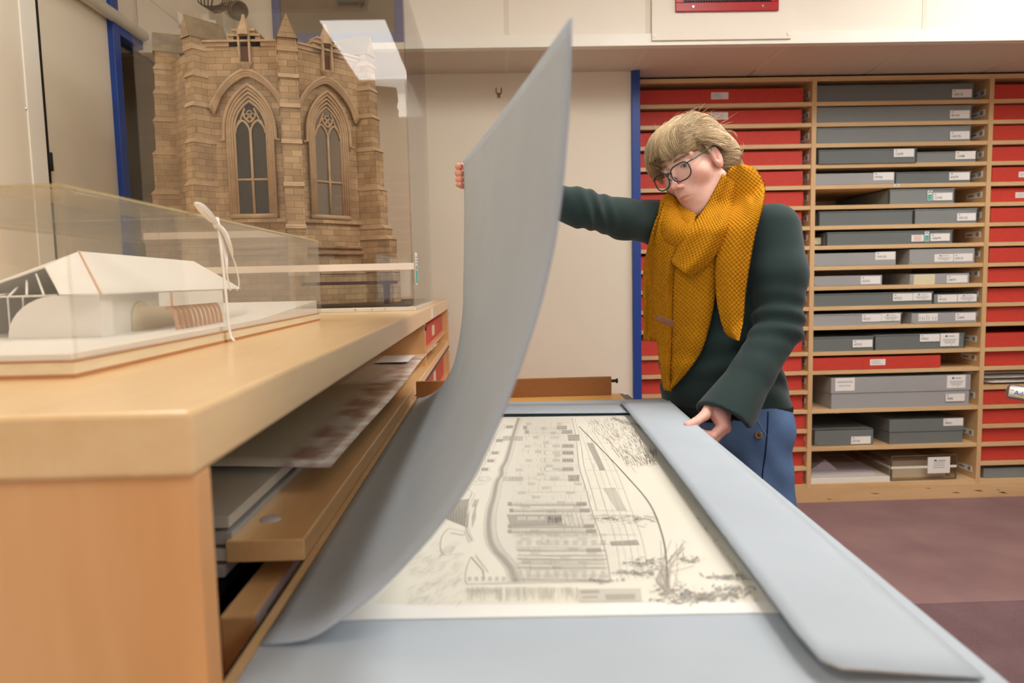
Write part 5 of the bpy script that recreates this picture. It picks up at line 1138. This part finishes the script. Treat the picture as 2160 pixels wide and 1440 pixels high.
for pts, r_, m_ in (([(1589, 876), (1600, 890), (1609, 906), (1619, 921)], .0010, m_thr), ([(1620, 868), (1619, 900), (1617, 925), (1614, 960), (1609, 990), (1607, 1022)], .0016, m_seam), ([(1617, 935), (1613, 965), (1612, 975)], .0008, m_thr), ([(1452, 870), (1456, 885), (1459, 893)], .001, m_thr)):
    obj('seam', MB().tube([march(a, b_, jeans)+np.array([0, -.0008, 0]) for a, b_ in crom(pts, 14)], r_, 6), m_, PE, smooth=True)
for a_ in (anL, anR):
    c_ = np.array([a_[0], a_[1], 0]); f_ = FW
    fn = lambda P, c_=c_: smax(smin(cone(P, c_+f_*-.04+np.array([0, 0, .04]), c_+f_*.13+np.array([0, 0, .028]), .040, .034), cone(P, c_+np.array([0, 0, .05]), c_+np.array([0, 0, .10]), .042, .04), .02), f32(.001)-P[..., 2], .004)
    obj('shoe', MB().add(*nets(fn, c_-np.array([.2, .2, .02]), c_+np.array([.2, .2, .16]), .007)), m_under, PE, smooth=True)

# ---------------- hands
def finger(P, pts, k=.004): return chain(P, pts, k)
thL = [(J(1497, 861, 1.505), .0135), (J(1486, 876, 1.47), .0108), (J(1467, 889.5, 1.44), .0090), (J(1449, 896, 1.418), .0072)]
FL = [[(J(1525, 897, 1.475), .0112), (J(1501, 920.5, 1.462), .0090), (J(1480, 913, 1.475), .0080), (J(1466, 911, 1.488), .0066)],
      [(J(1529, 902, 1.497), .0112), (J(1507, 924, 1.485), .0090), (J(1486, 917, 1.497), .0080), (J(1472, 914, 1.51), .0066)],
      [(J(1530, 903, 1.517), .0106), (J(1511, 923, 1.507), .0086), (J(1492, 917, 1.517), .0076), (J(1478, 915, 1.53), .0062)],
      [(J(1529, 899, 1.537), .0098), (J(1514, 918, 1.53), .0076), (J(1500, 914, 1.54), .0066), (J(1488, 912, 1.55), .0056)]]
wL = J(1516, 856, 1.515)
def handL(P):
    d = cone(P, wL, J(1548, 822, 1.53), .0245, .028)
    for q in FL: d = smin(d, cone(P, wL, q[0][0], .0215, .0122), .010)
    d = smin(d, cone(P, J(1503, 866, 1.505), J(1520, 890, 1.48), .013, .011), .010)
    for q in FL: d = smin(d, finger(P, q), .003)
    d = smin(d, finger(P, thL), .006)
    return d+.0004*np.sin(P[..., 0]*900)*np.exp(-(((P-thL[2][0].astype(f32))**2).sum(-1))/.00016)
lvh, lfh = nets(handL, J(1505, 890, 1.49)-np.array([.11, .12, .07]), J(1515, 870, 1.49)+np.array([.075, .10, .075]), .0014)
FRx = []
for k, (fx, fy) in enumerate(((971.0, 351), (970.2, 365), (972, 378), (976, 389))):
    r_ = (.0078, .0084, .0074, .0062)[k]
    FRx.append([(J(1000+2*k, fy+4, 1.815), .0105), (J(974, fy+1, 1.812), .0088), (J(967, fy, 1.782), r_), (J(971+.5*k, fy, 1.752), r_*.9)])
thR = [(J(1020, 372, 1.80), .012), (J(1002, 352, 1.785), .010), (J(993, 345, 1.76), .0085), (J(990, 342, 1.742), .007)]
def handR(P):
    d = cone(P, wrR, elR*.35+wrR*.65, .024, .03)
    for q in FRx: d = smin(d, cone(P, wrR, q[0][0], .021, .0115), .010)
    for q in FRx: d = smin(d, finger(P, q), .0015)
    return smin(d, finger(P, thR), .005)
rvh, rfh = nets(handR, wrR-np.array([.115, .08, .06]), wrR+np.array([.09, .06, .09]), .0016)
def bodysdf(P):
    d = torso(P, .022); d = smax(d, P[..., 2]-f32(tz[-2]-.01), .02); d = smax(d, f32(tz[0])-P[..., 2], .02)
    d = smin(d, chain(P, [(shL, .045), (arL, .044), (elL, .037), (foL, .034), (wL, .025)], .02), .02)
    d = smin(d, chain(P, [(shR, .042), (arR, .034), (elR, .031), (wrR, .024)], .02), .02)
    d = smin(d, cone(P, NBW+np.array([0, 0, -.06]), NBW, .09, .062), .03)
    for h_, k_, a_ in ((hipL, knL, anL), (hipR, knR, anR)): d = smin(d, chain(P, [(h_, .075), (k_, .05), (a_, .04)], .02), .03)
    return d
bv, bf = nets(bodysdf, (-.05, 1.4, .04), (.84, 2.05, 1.40), .011)
m_skin, nt, N, L, P = newmat('skin'); P.inputs['Roughness'].default_value = .45; P.inputs['Specular IOR Level'].default_value = .35
P.inputs['Subsurface Weight'].default_value = .18; P.inputs['Subsurface Radius'].default_value = (.012, .004, .002); P.inputs['Subsurface Scale'].default_value = .5
at_ = N.new('ShaderNodeAttribute'); at_.attribute_name = 'tint'; nz = N.new('ShaderNodeTexNoise'); nz.inputs['Scale'].default_value = 90; nz.inputs['Detail'].default_value = 4
tco = N.new('ShaderNodeTexCoord'); L.new(tco.outputs['Object'], nz.inputs['Vector']); mm = N.new('ShaderNodeMixRGB'); mm.blend_type = 'OVERLAY'; mm.inputs[0].default_value = .16
L.new(at_.outputs['Color'], mm.inputs[1]); L.new(nz.outputs['Fac'], mm.inputs[2]); L.new(mm.outputs[0], P.inputs['Base Color'])
bmb = MB().add(h2w(hv), hf).add(lvh, lfh).add(rvh, rfh).add(bv, bf)
body = obj('body', bmb, m_skin, PE, smooth=True)
base = np.array(S(236, 192, 174)[:3]); colr = np.tile(base, (len(bmb.v[0])+len(lvh)+len(rvh)+len(bv), 1))
hq = hv.copy(); hq[:, 0] = np.abs(hq[:, 0])
def blend(c, w_, sl_): colr[sl_] = colr[sl_]*(1-w_[:, None])+np.array(c[:3])*w_[:, None]
g_ = lambda c, s__: np.exp(-(((hq-np.array(c))/np.array(s__))**2).sum(1))
hs = slice(0, len(hv))
blend(S(238, 160, 150), .45*g_((.046, .070, -.036), (.022, .03, .020)), hs); blend(S(218, 126, 118), .6*g_((0, .112, -.044), (.012, .014, .012)), hs)
blend(S(222, 140, 130), .45*g_((0, .086, -.110), (.02, .02, .014)), hs); blend(S(220, 136, 124), .5*g_((.076, .01, -.018), (.012, .02, .034)), hs)
lw_ = np.clip(g_((0, .097, -.0755), (.021, .016, .0072))*1.8-.5, 0, 1); lw2 = lw_*np.clip((.0095-np.abs(hq[:, 2]+.0757))/.002, 0, 1); blend(S(202, 124, 118), .6*lw2, hs)
blend(S(140, 104, 80), .55*np.clip(g_((.031, .082, .0165), (.022, .02, .0042))*1.5-.2, 0, 1), hs)
blend(S(226, 150, 138), .35*np.ones(len(lvh)), slice(len(hv), len(hv)+len(lvh))); blend(S(214, 128, 108), .5*np.ones(len(rvh)), slice(len(hv)+len(lvh), len(hv)+len(lvh)+len(rvh)))
ca = body.data.color_attributes.new('tint', 'FLOAT_COLOR', 'POINT'); ca.data.foreach_set('color', np.c_[colr, np.ones(len(colr))].astype(f32).ravel())
# eyes
m_eye = mat('eye white', S(226, 220, 214), .15, .5); m_iris = mat('blue grey iris', S(92, 116, 140), .15, .5); m_pup = mat('pupil', S(14, 14, 16), .1, .5)
for s__ in (-1, 1):
    c = np.array([s__*.032, .0708, -.001]); gz_ = np.array([0, .94, -.34]); e1 = np.array([1., 0, 0]); e2 = np.cross(gz_, e1); mb = MB()
    for (a0, a1, mi_) in ((0, .18, 2), (.18, .46, 1), (.46, 1.9, 0)):
        mb.grid([[h2w(c+.0124*(gz_*cos(a)+sin(a)*(e1*cos(p)+e2*sin(p)))) for p in np.linspace(0, 2*pi, 20, endpoint=False)] for a in np.linspace(max(a0, .01), a1, 5)], mi_, closev=True)
    obj('eye', mb, [m_eye, m_iris, m_pup], PE, smooth=True)
lash, brow = MB(), MB()
for s__ in (-1, 1):
    lash.tube([h2w((s__*x, y+.0006, z)) for x, y, z in crom([(.0205, .0815, -.0045), (.0255, .0852, -.0006), (.032, .0858, .0004), (.038, .0838, -.0008), (.0435, .0785, -.0046)], 14)], .0008, 6)
    for k in range(70):
        q = rng.uniform(0, 1); p = np.array([s__*(.013+.036*q), .0935-.0185*q*q, .0150+.003*q-.006*max(0, q-.7)])+rng.normal(0, .0011, 3)*np.array([1, .3, 1]); e = p+np.array([s__*.007, -.0022, .0016+.002*(1-q)])
        brow.tube([h2w(p), h2w((p+e)/2+np.array([0, .0008, .0004])), h2w(e)], .0004, 4)
obj('eyelashes', lash, mat('brown lashes', S(84, 62, 50), .6, .2), PE, smooth=True)
obj('eyebrows', brow, mat('light brown brow hair', S(150, 118, 84), .6, .2), PE, smooth=True)
# ---------------- glasses
m_frame = mat('dark teal spectacle frame', S(36, 54, 56), .3, .5)
GL = MB(); ln = []
for s__ in (-1, 1):
    c = np.array([s__*.0335, .1055, -.0165]); rim = []
    for a in np.linspace(0, 2*pi, 40, endpoint=False):
        ca_, sa = cos(a), sin(a); x = .0272*np.sign(ca_)*abs(ca_)**.66; z_ = .0205*np.sign(sa)*abs(sa)**.7
        if z_ < 0: x *= 1-.16*(z_/.0205)**2
        if s__*x > 0 and z_ > 0: z_ += .0015*(s__*x/.026)
        rim.append(c+np.array([x, -.0045*(s__*x/.026)-.10*z_*-1*.35, z_]))
    GL.tube([h2w(p) for p in rim], .0017, 8, closed=True); ln.append(rim)
    GL.tube([h2w(p) for p in crom([(s__*.0600, .1005, -.002), (s__*.0690, .0965, -.0015), (s__*.072, .086, .0), (s__*.0755, .04, .008), (s__*.077, .006, .012), (s__*.076, -.006, .0), (s__*.074, -.012, -.012)], 20)], .0016, 8)
    GL.tube([h2w(p) for p in ((s__*.0085, .105, -.019), (s__*.0075, .101, -.023), (s__*.0078, .099, -.026))], .0012, 6)
GL.tube([h2w(p) for p in crom([(-.0072, .1065, -.009), (0, .1100, -.006), (.0072, .1065, -.009)], 8)], .0016, 8)
go = obj('glasses', GL, m_frame, PE, smooth=True)
m_lens = clearmat('spectacle lens', (.98, .985, .98), 1.5)
for rim in ln: obj('lens', MB().add([h2w(p) for p in rim], [tuple(range(40))]), m_lens, go)

# ---------------- hair
def hairsdf(P):
    Q = sym(P); y, z = P[..., 1], P[..., 2]
    d = ell(P, (0, -.013, .039), (.080, .092, .086))
    d = smin(d, ell(P, (-.012, -.056, -.012), (.075, .050, .062)), .02)
    pl = np.interp(y, [.0, .022, .034, .044, .07, .1], [-.10, -.05, -.022, .010, .022, .028]).astype(f32)-z; d = smax(d, pl, .008)
    ear = ell(Q, (.085, .016, -.022), (.02, .021, .030)); d = smax(d, -ear, .006)
    d = smin(d, ell(P, (-.012, -.096, -.002), (.046, .026, .044)), .012)
    x = P[..., 0]
    fr_ = smin(smax(ell(P, (.018, .035, .036), (.083, .080, .079)), -x-.012, .02), ell(P, (0, .030, .036), (.071, .064, .076)), .012)
    cut = f32(.029)+.015*np.exp(-((x-.036)/.017)**2).astype(f32)+.004*np.sin(x*150)+.002*np.sin(x*410)-z-np.clip(x-.045, 0, .03)*.9-np.clip(-x-.030, 0, .012)*.8; fr_ = smax(fr_, cut, .006); fr_ = smax(fr_, f32(.0)-y+.0, .006)
    d = smin(d, fr_, .006); d = smax(d, -cone(P, (-.027, .096, .066), (-.047, .088, .012), .002, .0125), .005)
    a = np.arctan2(x, z+.02); d = d+.0004*np.sin(a*52+6*np.sin(y*24))
    return d
vv, ff = nets(hairsdf, (-.10, -.165, -.09), (.10, .112, .15), .0025)
m_hair = [mat('dark blonde hair base', S(160, 134, 98), .55, .3, var=.25, scale=60), mat('blonde hair light', S(222, 200, 158), .45, .4), mat('blonde hair mid', S(196, 170, 128), .45, .4), mat('blonde hair dark', S(158, 132, 96), .5, .4), mat('ash hair', S(180, 158, 126), .45, .4)]
HA = obj('hair', MB().add(h2w(vv), ff), m_hair[0], PE, smooth=True)
def surf(p, off):
    c0 = np.array([0, -.01, .02]); p = np.array(p, float)
    for it in range(6):
        d = float(hairsdf(p[None].astype(f32))[0])-off; dirn = p-c0; dirn /= np.linalg.norm(dirn); p = p-dirn*np.clip(d, -.03, .03)
    return p
def surfN(Pn, off):
    c0 = np.array([0, -.01, .02]); Pn = Pn.copy()
    for it in range(6):
        d = hairsdf(Pn.astype(f32)).astype(float)-off; dirn = Pn-c0; dirn /= np.linalg.norm(dirn, axis=1)[:, None]; Pn -= dirn*np.clip(d, -.02, .02)[:, None]
    return Pn
strands = []
def strand_set(n, root, mid, end, npt=11, o0=.0005, o1=.004, jit=.004, project=True):
    R_ = np.array([root() for _ in range(n)]); M_ = np.array([mid(r) for r in R_]); E_ = np.array([end(r) for r in R_])
    R_ += rng.normal(0, jit*.3, R_.shape); M_ += rng.normal(0, jit, M_.shape); E_ += rng.normal(0, jit, E_.shape)
    t_ = np.linspace(0, 1, npt)[None, :, None]
    Q = (1-t_)**2*R_[:, None]+2*t_*(1-t_)*M_[:, None]+t_**2*E_[:, None]
    if project:
        off = np.repeat(rng.uniform(o0, o1, n), npt)*np.tile(.3+.9*np.sin(np.linspace(.2, 2.6, npt)), n)
        Q = surfN(Q.reshape(-1, 3), off).reshape(n, npt, 3)
        for _ in range(3): Q[:, 1:-1] = .25*Q[:, :-2]+.5*Q[:, 1:-1]+.25*Q[:, 2:]
    strands.extend(list(Q))
U_ = rng.uniform
strand_set(1900, lambda: np.array([U_(-.066, .066), U_(.0, .085), U_(.075, .118)]), lambda r: np.array([r[0]*1.2, -.06, .14]), lambda r: np.array([r[0]*.35, -.145, U_(-.03, .03)]))
strand_set(1100, lambda: np.array([-U_(.055, .075), U_(.005, .055), U_(.0, .085)]), lambda r: np.array([-.10, -.05, r[2]*.8+.01]), lambda r: np.array([-.02, -.135, U_(-.04, .02)]))
strand_set(200, lambda: np.array([U_(.055, .075), U_(.005, .055), U_(.0, .085)]), lambda r: np.array([.10, -.05, r[2]*.8+.01]), lambda r: np.array([.02, -.135, U_(-.04, .02)]))
def frend(r): q = (r[0]+.035)/.05; return np.array([0, 0, .015*math.exp(-((-.040+.113*q-.036)/.017)**2)])+np.array([-.040+.113*q+U_(-.006, .006), .098-.02*max(0, q-.55)*2, .024-.014*max(0, q-.6)*2-.010*max(0, .12-q)*8+U_(-.013, .006)])
strand_set(1200, lambda: np.array([U_(-.035, .015), U_(.005, .06), U_(.100, .116)]), lambda r: np.array([r[0]*.6+.014, .112, .095]), frend, o0=.0008, o1=.0055)
strand_set(90, lambda: np.array([U_(.05, .07), U_(.035, .055), U_(.03, .06)]), lambda r: np.array([.088, .06, .02]), lambda r: np.array([U_(.070, .082), U_(.05, .066), U_(-.022, .0)]), project=False, jit=.002)
strand_set(420, lambda: np.array([-U_(.045, .07), U_(-.07, -.03), U_(-.02, .03)]), lambda r: np.array([r[0]*1.1, -.085, -.05]), lambda r: np.array([r[0]*.9, U_(-.09, -.05), U_(-.11, -.075)]), project=False, jit=.004)
strand_set(700, lambda: np.array([-U_(.055, .078), U_(-.035, .0), U_(-.01, .06)]), lambda r: np.array([-.115, -.075, r[2]*.6-.005]), lambda r: np.array([-.055, -.118, U_(-.055, .02)]))
strand_set(420, lambda: np.array([-U_(.055, .075), U_(-.035, -.015), U_(-.055, -.005)]), lambda r: np.array([-.095, -.065, r[2]-.012]), lambda r: np.array([-.058, -.098, r[2]-.045]))
strand_set(700, lambda: np.array([-U_(.020, .060), U_(.070, .10), U_(.022, .085)]), lambda r: np.array([-.105, .0, r[2]*.7+.03]), lambda r: np.array([-.055, -.125, U_(-.04, .02)]))
strand_set(300, lambda: np.array([-U_(.0, .035), U_(.04, .085), U_(.07, .105)]), lambda r: np.array([r[0]*1.2, .108, .075]), lambda r: np.array([r[0]*1.1-.006, .095, U_(.014, .03)]))
strand_set(110, lambda: np.array([-U_(.070, .076), U_(.035, .055), U_(.028, .05)]), lambda r: np.array([-.098, .012, U_(.010, .034)]), lambda r: np.array([-.082, U_(-.04, -.02), U_(-.02, .012)]), project=False, jit=.0025)
for k in range(120):    # messy knot: looping strands
    c = np.array([U_(-.045, .02), -.096+U_(-.010, .010), U_(-.030, .03)]); r1_ = U_(.014, .032); a0 = U_(0, 6.28); n1 = rng.normal(0, 1, 3); n1 /= np.linalg.norm(n1); u1 = np.cross(n1, (.3, .5, .8)); u1 /= np.linalg.norm(u1); v1_ = np.cross(n1, u1)
    for j in range(5): strands.append(np.array([c+(r1_+.0015*j)*(u1*cos(a0+a)+v1_*sin(a0+a))+n1*(.001*j) for a in np.linspace(0, U_(2.2, 4.5), 13)]))
for k in range(110):   # loose flyaway hairs
    a = U_(0, 2*pi); b_ = U_(.2, 1.5); p = surf(np.array([.09*sin(b_)*cos(a), -.02+.1*sin(b_)*sin(a), .045+.09*cos(b_)]), .001)
    dn = p-np.array([0, -.01, .02]); dn /= np.linalg.norm(dn); bk = np.array([0, -.6, -.2])
    strands.append(np.array([p+dn*(.014*t_)+bk*.06*t_*t_ for t_ in np.linspace(0, 1, 9)])+np.linspace(0, 1, 9)[:, None]**2*rng.normal(0, .012, 3))
for k in range(70):    # lock beside the far jaw and wisps before the near ear
    s0 = np.array([.068+U_(-.004, .004), .04+U_(-.01, .01), -.01]); strands.append(crom([s0, s0+np.array([.004, .006, -.03]), s0+np.array([-.004, .012+U_(-.01, .01), -.065]), s0+np.array([-.010, .02+U_(-.012, .012), -.085+U_(-.02, .01)])], 11))
for k in range(40):
    s0 = np.array([-.070, .03+U_(-.012, .012), .035]); strands.append(crom([s0, s0+np.array([-.006, -.004, -.016]), s0+np.array([-.006, -.012+U_(-.006, .004), -.034]), s0+np.array([-.004, -.018+U_(-.01, .006), -.05+U_(-.012, .006)])], 9))
for si in range(4):
    mb = MB()
    for q in strands[si::4]:
        k = len(q); T_ = np.gradient(q, axis=0); T_ /= np.linalg.norm(T_, axis=1)[:, None]+1e-9
        n0 = np.cross(T_, (.31, .52, .79)); n0 /= np.linalg.norm(n0, axis=1)[:, None]+1e-9; b0 = np.cross(T_, n0)
        rr = (.00058*np.r_[np.linspace(.7, 1, 3), np.ones(k-6), np.linspace(1, .2, 3)])[:, None]
        A = np.stack([q+rr*(n0*cos(a)+b0*sin(a)) for a in (0, 2.094, 4.189)], 1)
        mb.grid(h2w(A.reshape(-1, 3)).reshape(A.shape), 0, closev=True)
    obj('hair_strands', mb, m_hair[1+si], HA, smooth=True)

# ---------------- scarf
m_knit, nt, N, L, P = newmat('mustard moss stitch knit'); P.inputs['Roughness'].default_value = .95; P.inputs['Specular IOR Level'].default_value = .1; 
uvn = N.new('ShaderNodeUVMap'); sep = N.new('ShaderNodeSeparateXYZ'); L.new(uvn.outputs[0], sep.inputs[0])
def mth(op, a, b_=None):
    n_ = N.new('ShaderNodeMath'); n_.operation = op
    for i, v in enumerate((a, b_)):
        if v is None: continue
        if hasattr(v, 'links'): L.new(v, n_.inputs[i])
        else: n_.inputs[i].default_value = v
    return n_.outputs[0]
nzs = N.new('ShaderNodeTexNoise'); nzs.inputs['Scale'].default_value = 70; L.new(uvn.outputs[0], nzs.inputs['Vector'])
wob = mth('MULTIPLY', mth('SUBTRACT', nzs.outputs['Fac'], .5), 1.6)
su = mth('SINE', mth('ADD', mth('MULTIPLY', sep.outputs[0], 2*pi/.0125), wob)); sv_ = mth('SINE', mth('ADD', mth('MULTIPLY', sep.outputs[1], 2*pi/.0105), wob))
st_ = mth('ADD', mth('MULTIPLY', mth('MULTIPLY', su, sv_), .5), .5)
nzf = N.new('ShaderNodeTexNoise'); nzf.inputs['Scale'].default_value = 900; nzf.inputs['Detail'].default_value = 3; L.new(uvn.outputs[0], nzf.inputs['Vector'])
hgt = mth('ADD', mth('POWER', st_, .7), mth('MULTIPLY', nzf.outputs['Fac'], .25))
rp = N.new('ShaderNodeValToRGB'); rp.color_ramp.elements[0].position = .1; rp.color_ramp.elements[1].position = .75; rp.color_ramp.elements[0].color = S(156, 98, 12); rp.color_ramp.elements[1].color = S(198, 134, 22)
L.new(hgt, rp.inputs[0]); L.new(rp.outputs[0], P.inputs['Base Color'])
bp = N.new('ShaderNodeBump'); bp.inputs['Strength'].default_value = .9; bp.inputs['Distance'].default_value = .0035; L.new(hgt, bp.inputs['Height']); L.new(bp.outputs[0], P.inputs['Normal'])
neckc = NBW
def under(P): return smin(sweater(P), cone(P, NBW, h2w((0, -.03, -.06)), .064, .052), .02)
SCF = bpy.data.objects.new('scarf', None); COL.objects.link(SCF); SCF.parent = PE
def panel(rows, M=46, n=26, off=.012, bulge=.012, folds=(), thick=.0075, layer=0.0, depth=None, name='scarf_panel', smooth_y=3):
    R_ = crom(rows, M); G = np.zeros((M, n, 2)); tt = np.linspace(0, 1, n)
    for i in range(M):
        for j in range(n): G[i, j] = (R_[i, 0]*(1-tt[j])+R_[i, 2]*tt[j], R_[i, 1]*(1-tt[j])+R_[i, 3]*tt[j])
    D = np.zeros((M, n)); ii = np.unique(np.r_[np.arange(0, M, 3), M-1]); jj = np.unique(np.r_[np.arange(0, n, 3), n-1]); Dc = np.zeros((len(ii), len(jj)))
    for a, i in enumerate(ii):
        for b_, j in enumerate(jj): Dc[a, b_] = march(G[i, j, 0], G[i, j, 1], under, off)[1]
    Dc = np.minimum(Dc, np.median(Dc)+.09)
    for i in range(M): D[i] = [np.interp(j, jj, [np.interp(i, ii, Dc[:, b_]) for b_ in range(len(jj))]) for j in range(n)]
    for _ in range(smooth_y):
        Dp = np.pad(D, 1, mode='edge'); Ds = (Dp[:-2, 1:-1]+Dp[2:, 1:-1]+Dp[1:-1, :-2]+Dp[1:-1, 2:]+2*D)/6; D = np.minimum(Ds, D+.004)
    D -= layer
    fr_, bk = np.zeros((M, n, 3)), np.zeros((M, n, 3))
    for i in range(M):
        s__ = i/(M-1)
        for j in range(n):
            u = tt[j]; b0 = bulge*sin(pi*u)**.7
            for (cnt, amp, ph, tw) in folds: b0 += amp*sin(2*pi*(cnt*u+ph+tw*s__))*sin(pi*u)**.5
            th = thick*(1-abs(2*u-1)**5)**.5*min(1, (.35+6*min(s__, 1-s__)))
            y = D[i, j]-b0; fr_[i, j] = atY(G[i, j, 0], G[i, j, 1], y-th*.5); bk[i, j] = atY(G[i, j, 0], G[i, j, 1], y+th*.5)
    loopA = np.concatenate([fr_, bk[:, ::-1]], 1)
    wlen = np.linalg.norm(np.diff(fr_, axis=1), axis=2).sum(1); mw = wlen.mean(); vl = np.r_[0, np.cumsum(np.linalg.norm(np.diff(fr_[:, n//2], axis=0), axis=1))]
    uvs = np.zeros((M, 2*n, 2))
    for i in range(M):
        uvs[i, :n, 0] = (tt-.5)*wlen[i]; uvs[i, n:, 0] = (tt[::-1]-.5)*wlen[i]; uvs[i, :, 1] = vl[i]
    mb = MB().grid(loopA, closev=True); mb.f.append(list(range(2*n))[::-1]); mb.mi.append(0); mb.f.append([(M-1)*2*n+j for j in range(2*n)]); mb.mi.append(0)
    return obj(name, mb, m_knit, SCF, smooth=True, uv=uvs.reshape(-1, 2))
# rolled neck ring
ringp = [J(1500, 395, 1.91), J(1440, 420, 1.87), J(1412, 440, 1.79), J(1424, 488, 1.70), J(1456, 498, 1.67), J(1504, 472, 1.69), J(1552, 424, 1.73), J(1574, 388, 1.745), J(1556, 380, 1.84)]
rp_ = crom(np.array(ringp+ringp[:1]), 49)[:-1]
mb = MB().tube(rp_, .031-.012*np.exp(-((np.arange(48)-31)/6.)**2), 18, closed=True)
uvr = np.zeros((48, 18, 2)); uvr[..., 0] = (.1*np.abs(1-2*np.arange(18)/18))[None]; uvr[..., 1] = np.linspace(0, .80, 48)[:, None]
obj('neck_roll', mb, m_knit, SCF, smooth=True, uv=uvr.reshape(-1, 2))
# hanging panels (left edge x,y  right edge x,y down the panel)
panel([(1398, 428, 1432, 450), (1380, 470, 1424, 500), (1366, 520, 1420, 545), (1357, 570, 1412, 590), (1356, 640, 1404, 650), (1358, 690, 1396, 700), (1355, 717, 1386, 721)], off=.010, bulge=.008, folds=((2, .004, .2, .1),))
panel([(1406, 416, 1470, 452), (1392, 450, 1462, 480), (1382, 500, 1440, 520), (1378, 545, 1424, 560), (1376, 600, 1420, 600), (1379, 655, 1418, 660), (1386, 728, 1416, 735), (1393, 782, 1414, 790), (1399, 822, 1416, 826)], M=60, off=.018, bulge=.012, folds=((1.5, .005, .1, .2),), layer=.008)
panel([(1422, 500, 1512, 470), (1418, 545, 1512, 520), (1416, 590, 1511, 570), (1415, 640, 1508, 630), (1414, 690, 1496, 690), (1413, 735, 1480, 740), (1412, 780, 1452, 782), (1410, 815, 1420, 818), (1410, 826, 1414, 827)], M=60, off=.016, bulge=.006, folds=((1, .004, .3, .5),), layer=.004)
panel([(1524, 366, 1556, 392), (1496, 420, 1545, 440), (1468, 462, 1536, 480), (1440, 498, 1526, 510), (1424, 530, 1500, 552), (1416, 552, 1462, 582), (1440, 572, 1447, 580)], M=54, off=.026, bulge=.020, folds=((1.5, .006, .0, .3),), layer=.014)
panel([(1433, 453, 1468, 464), (1438, 474, 1470, 476), (1444, 498, 1470, 490), (1440, 520, 1458, 512)], M=24, n=16, off=.02, bulge=.014, layer=.010)
panel([(1546, 350, 1570, 346), (1534, 362, 1594, 356), (1529, 384, 1611, 382), (1530, 408, 1614, 406), (1532, 440, 1609, 440), (1526, 490, 1595, 490), (1510, 550, 1583, 552), (1510, 620, 1573, 622), (1518, 668, 1569, 672), (1530, 703, 1563, 702), (1550, 717, 1560, 719)], M=64, off=.022, bulge=.016, folds=((1, .004, .55, .25),), layer=.016)
# leather tag
tp = [march(a, b_, under, .03) for a, b_ in ((1384, 676), (1386, 663), (1422, 676), (1420, 691))]
yt = min(p[1] for p in tp)-.030
q4 = [atY(a, b_, yt) for a, b_ in ((1384, 675), (1420, 691), (1422, 677), (1386, 663))]
tg = MB().prism(q4, (0, .004, 0)); obj('leather_tag', tg, mat('brown leather', S(124, 78, 58), .5, .4, var=.1, scale=80), SCF, bevel=.0012)
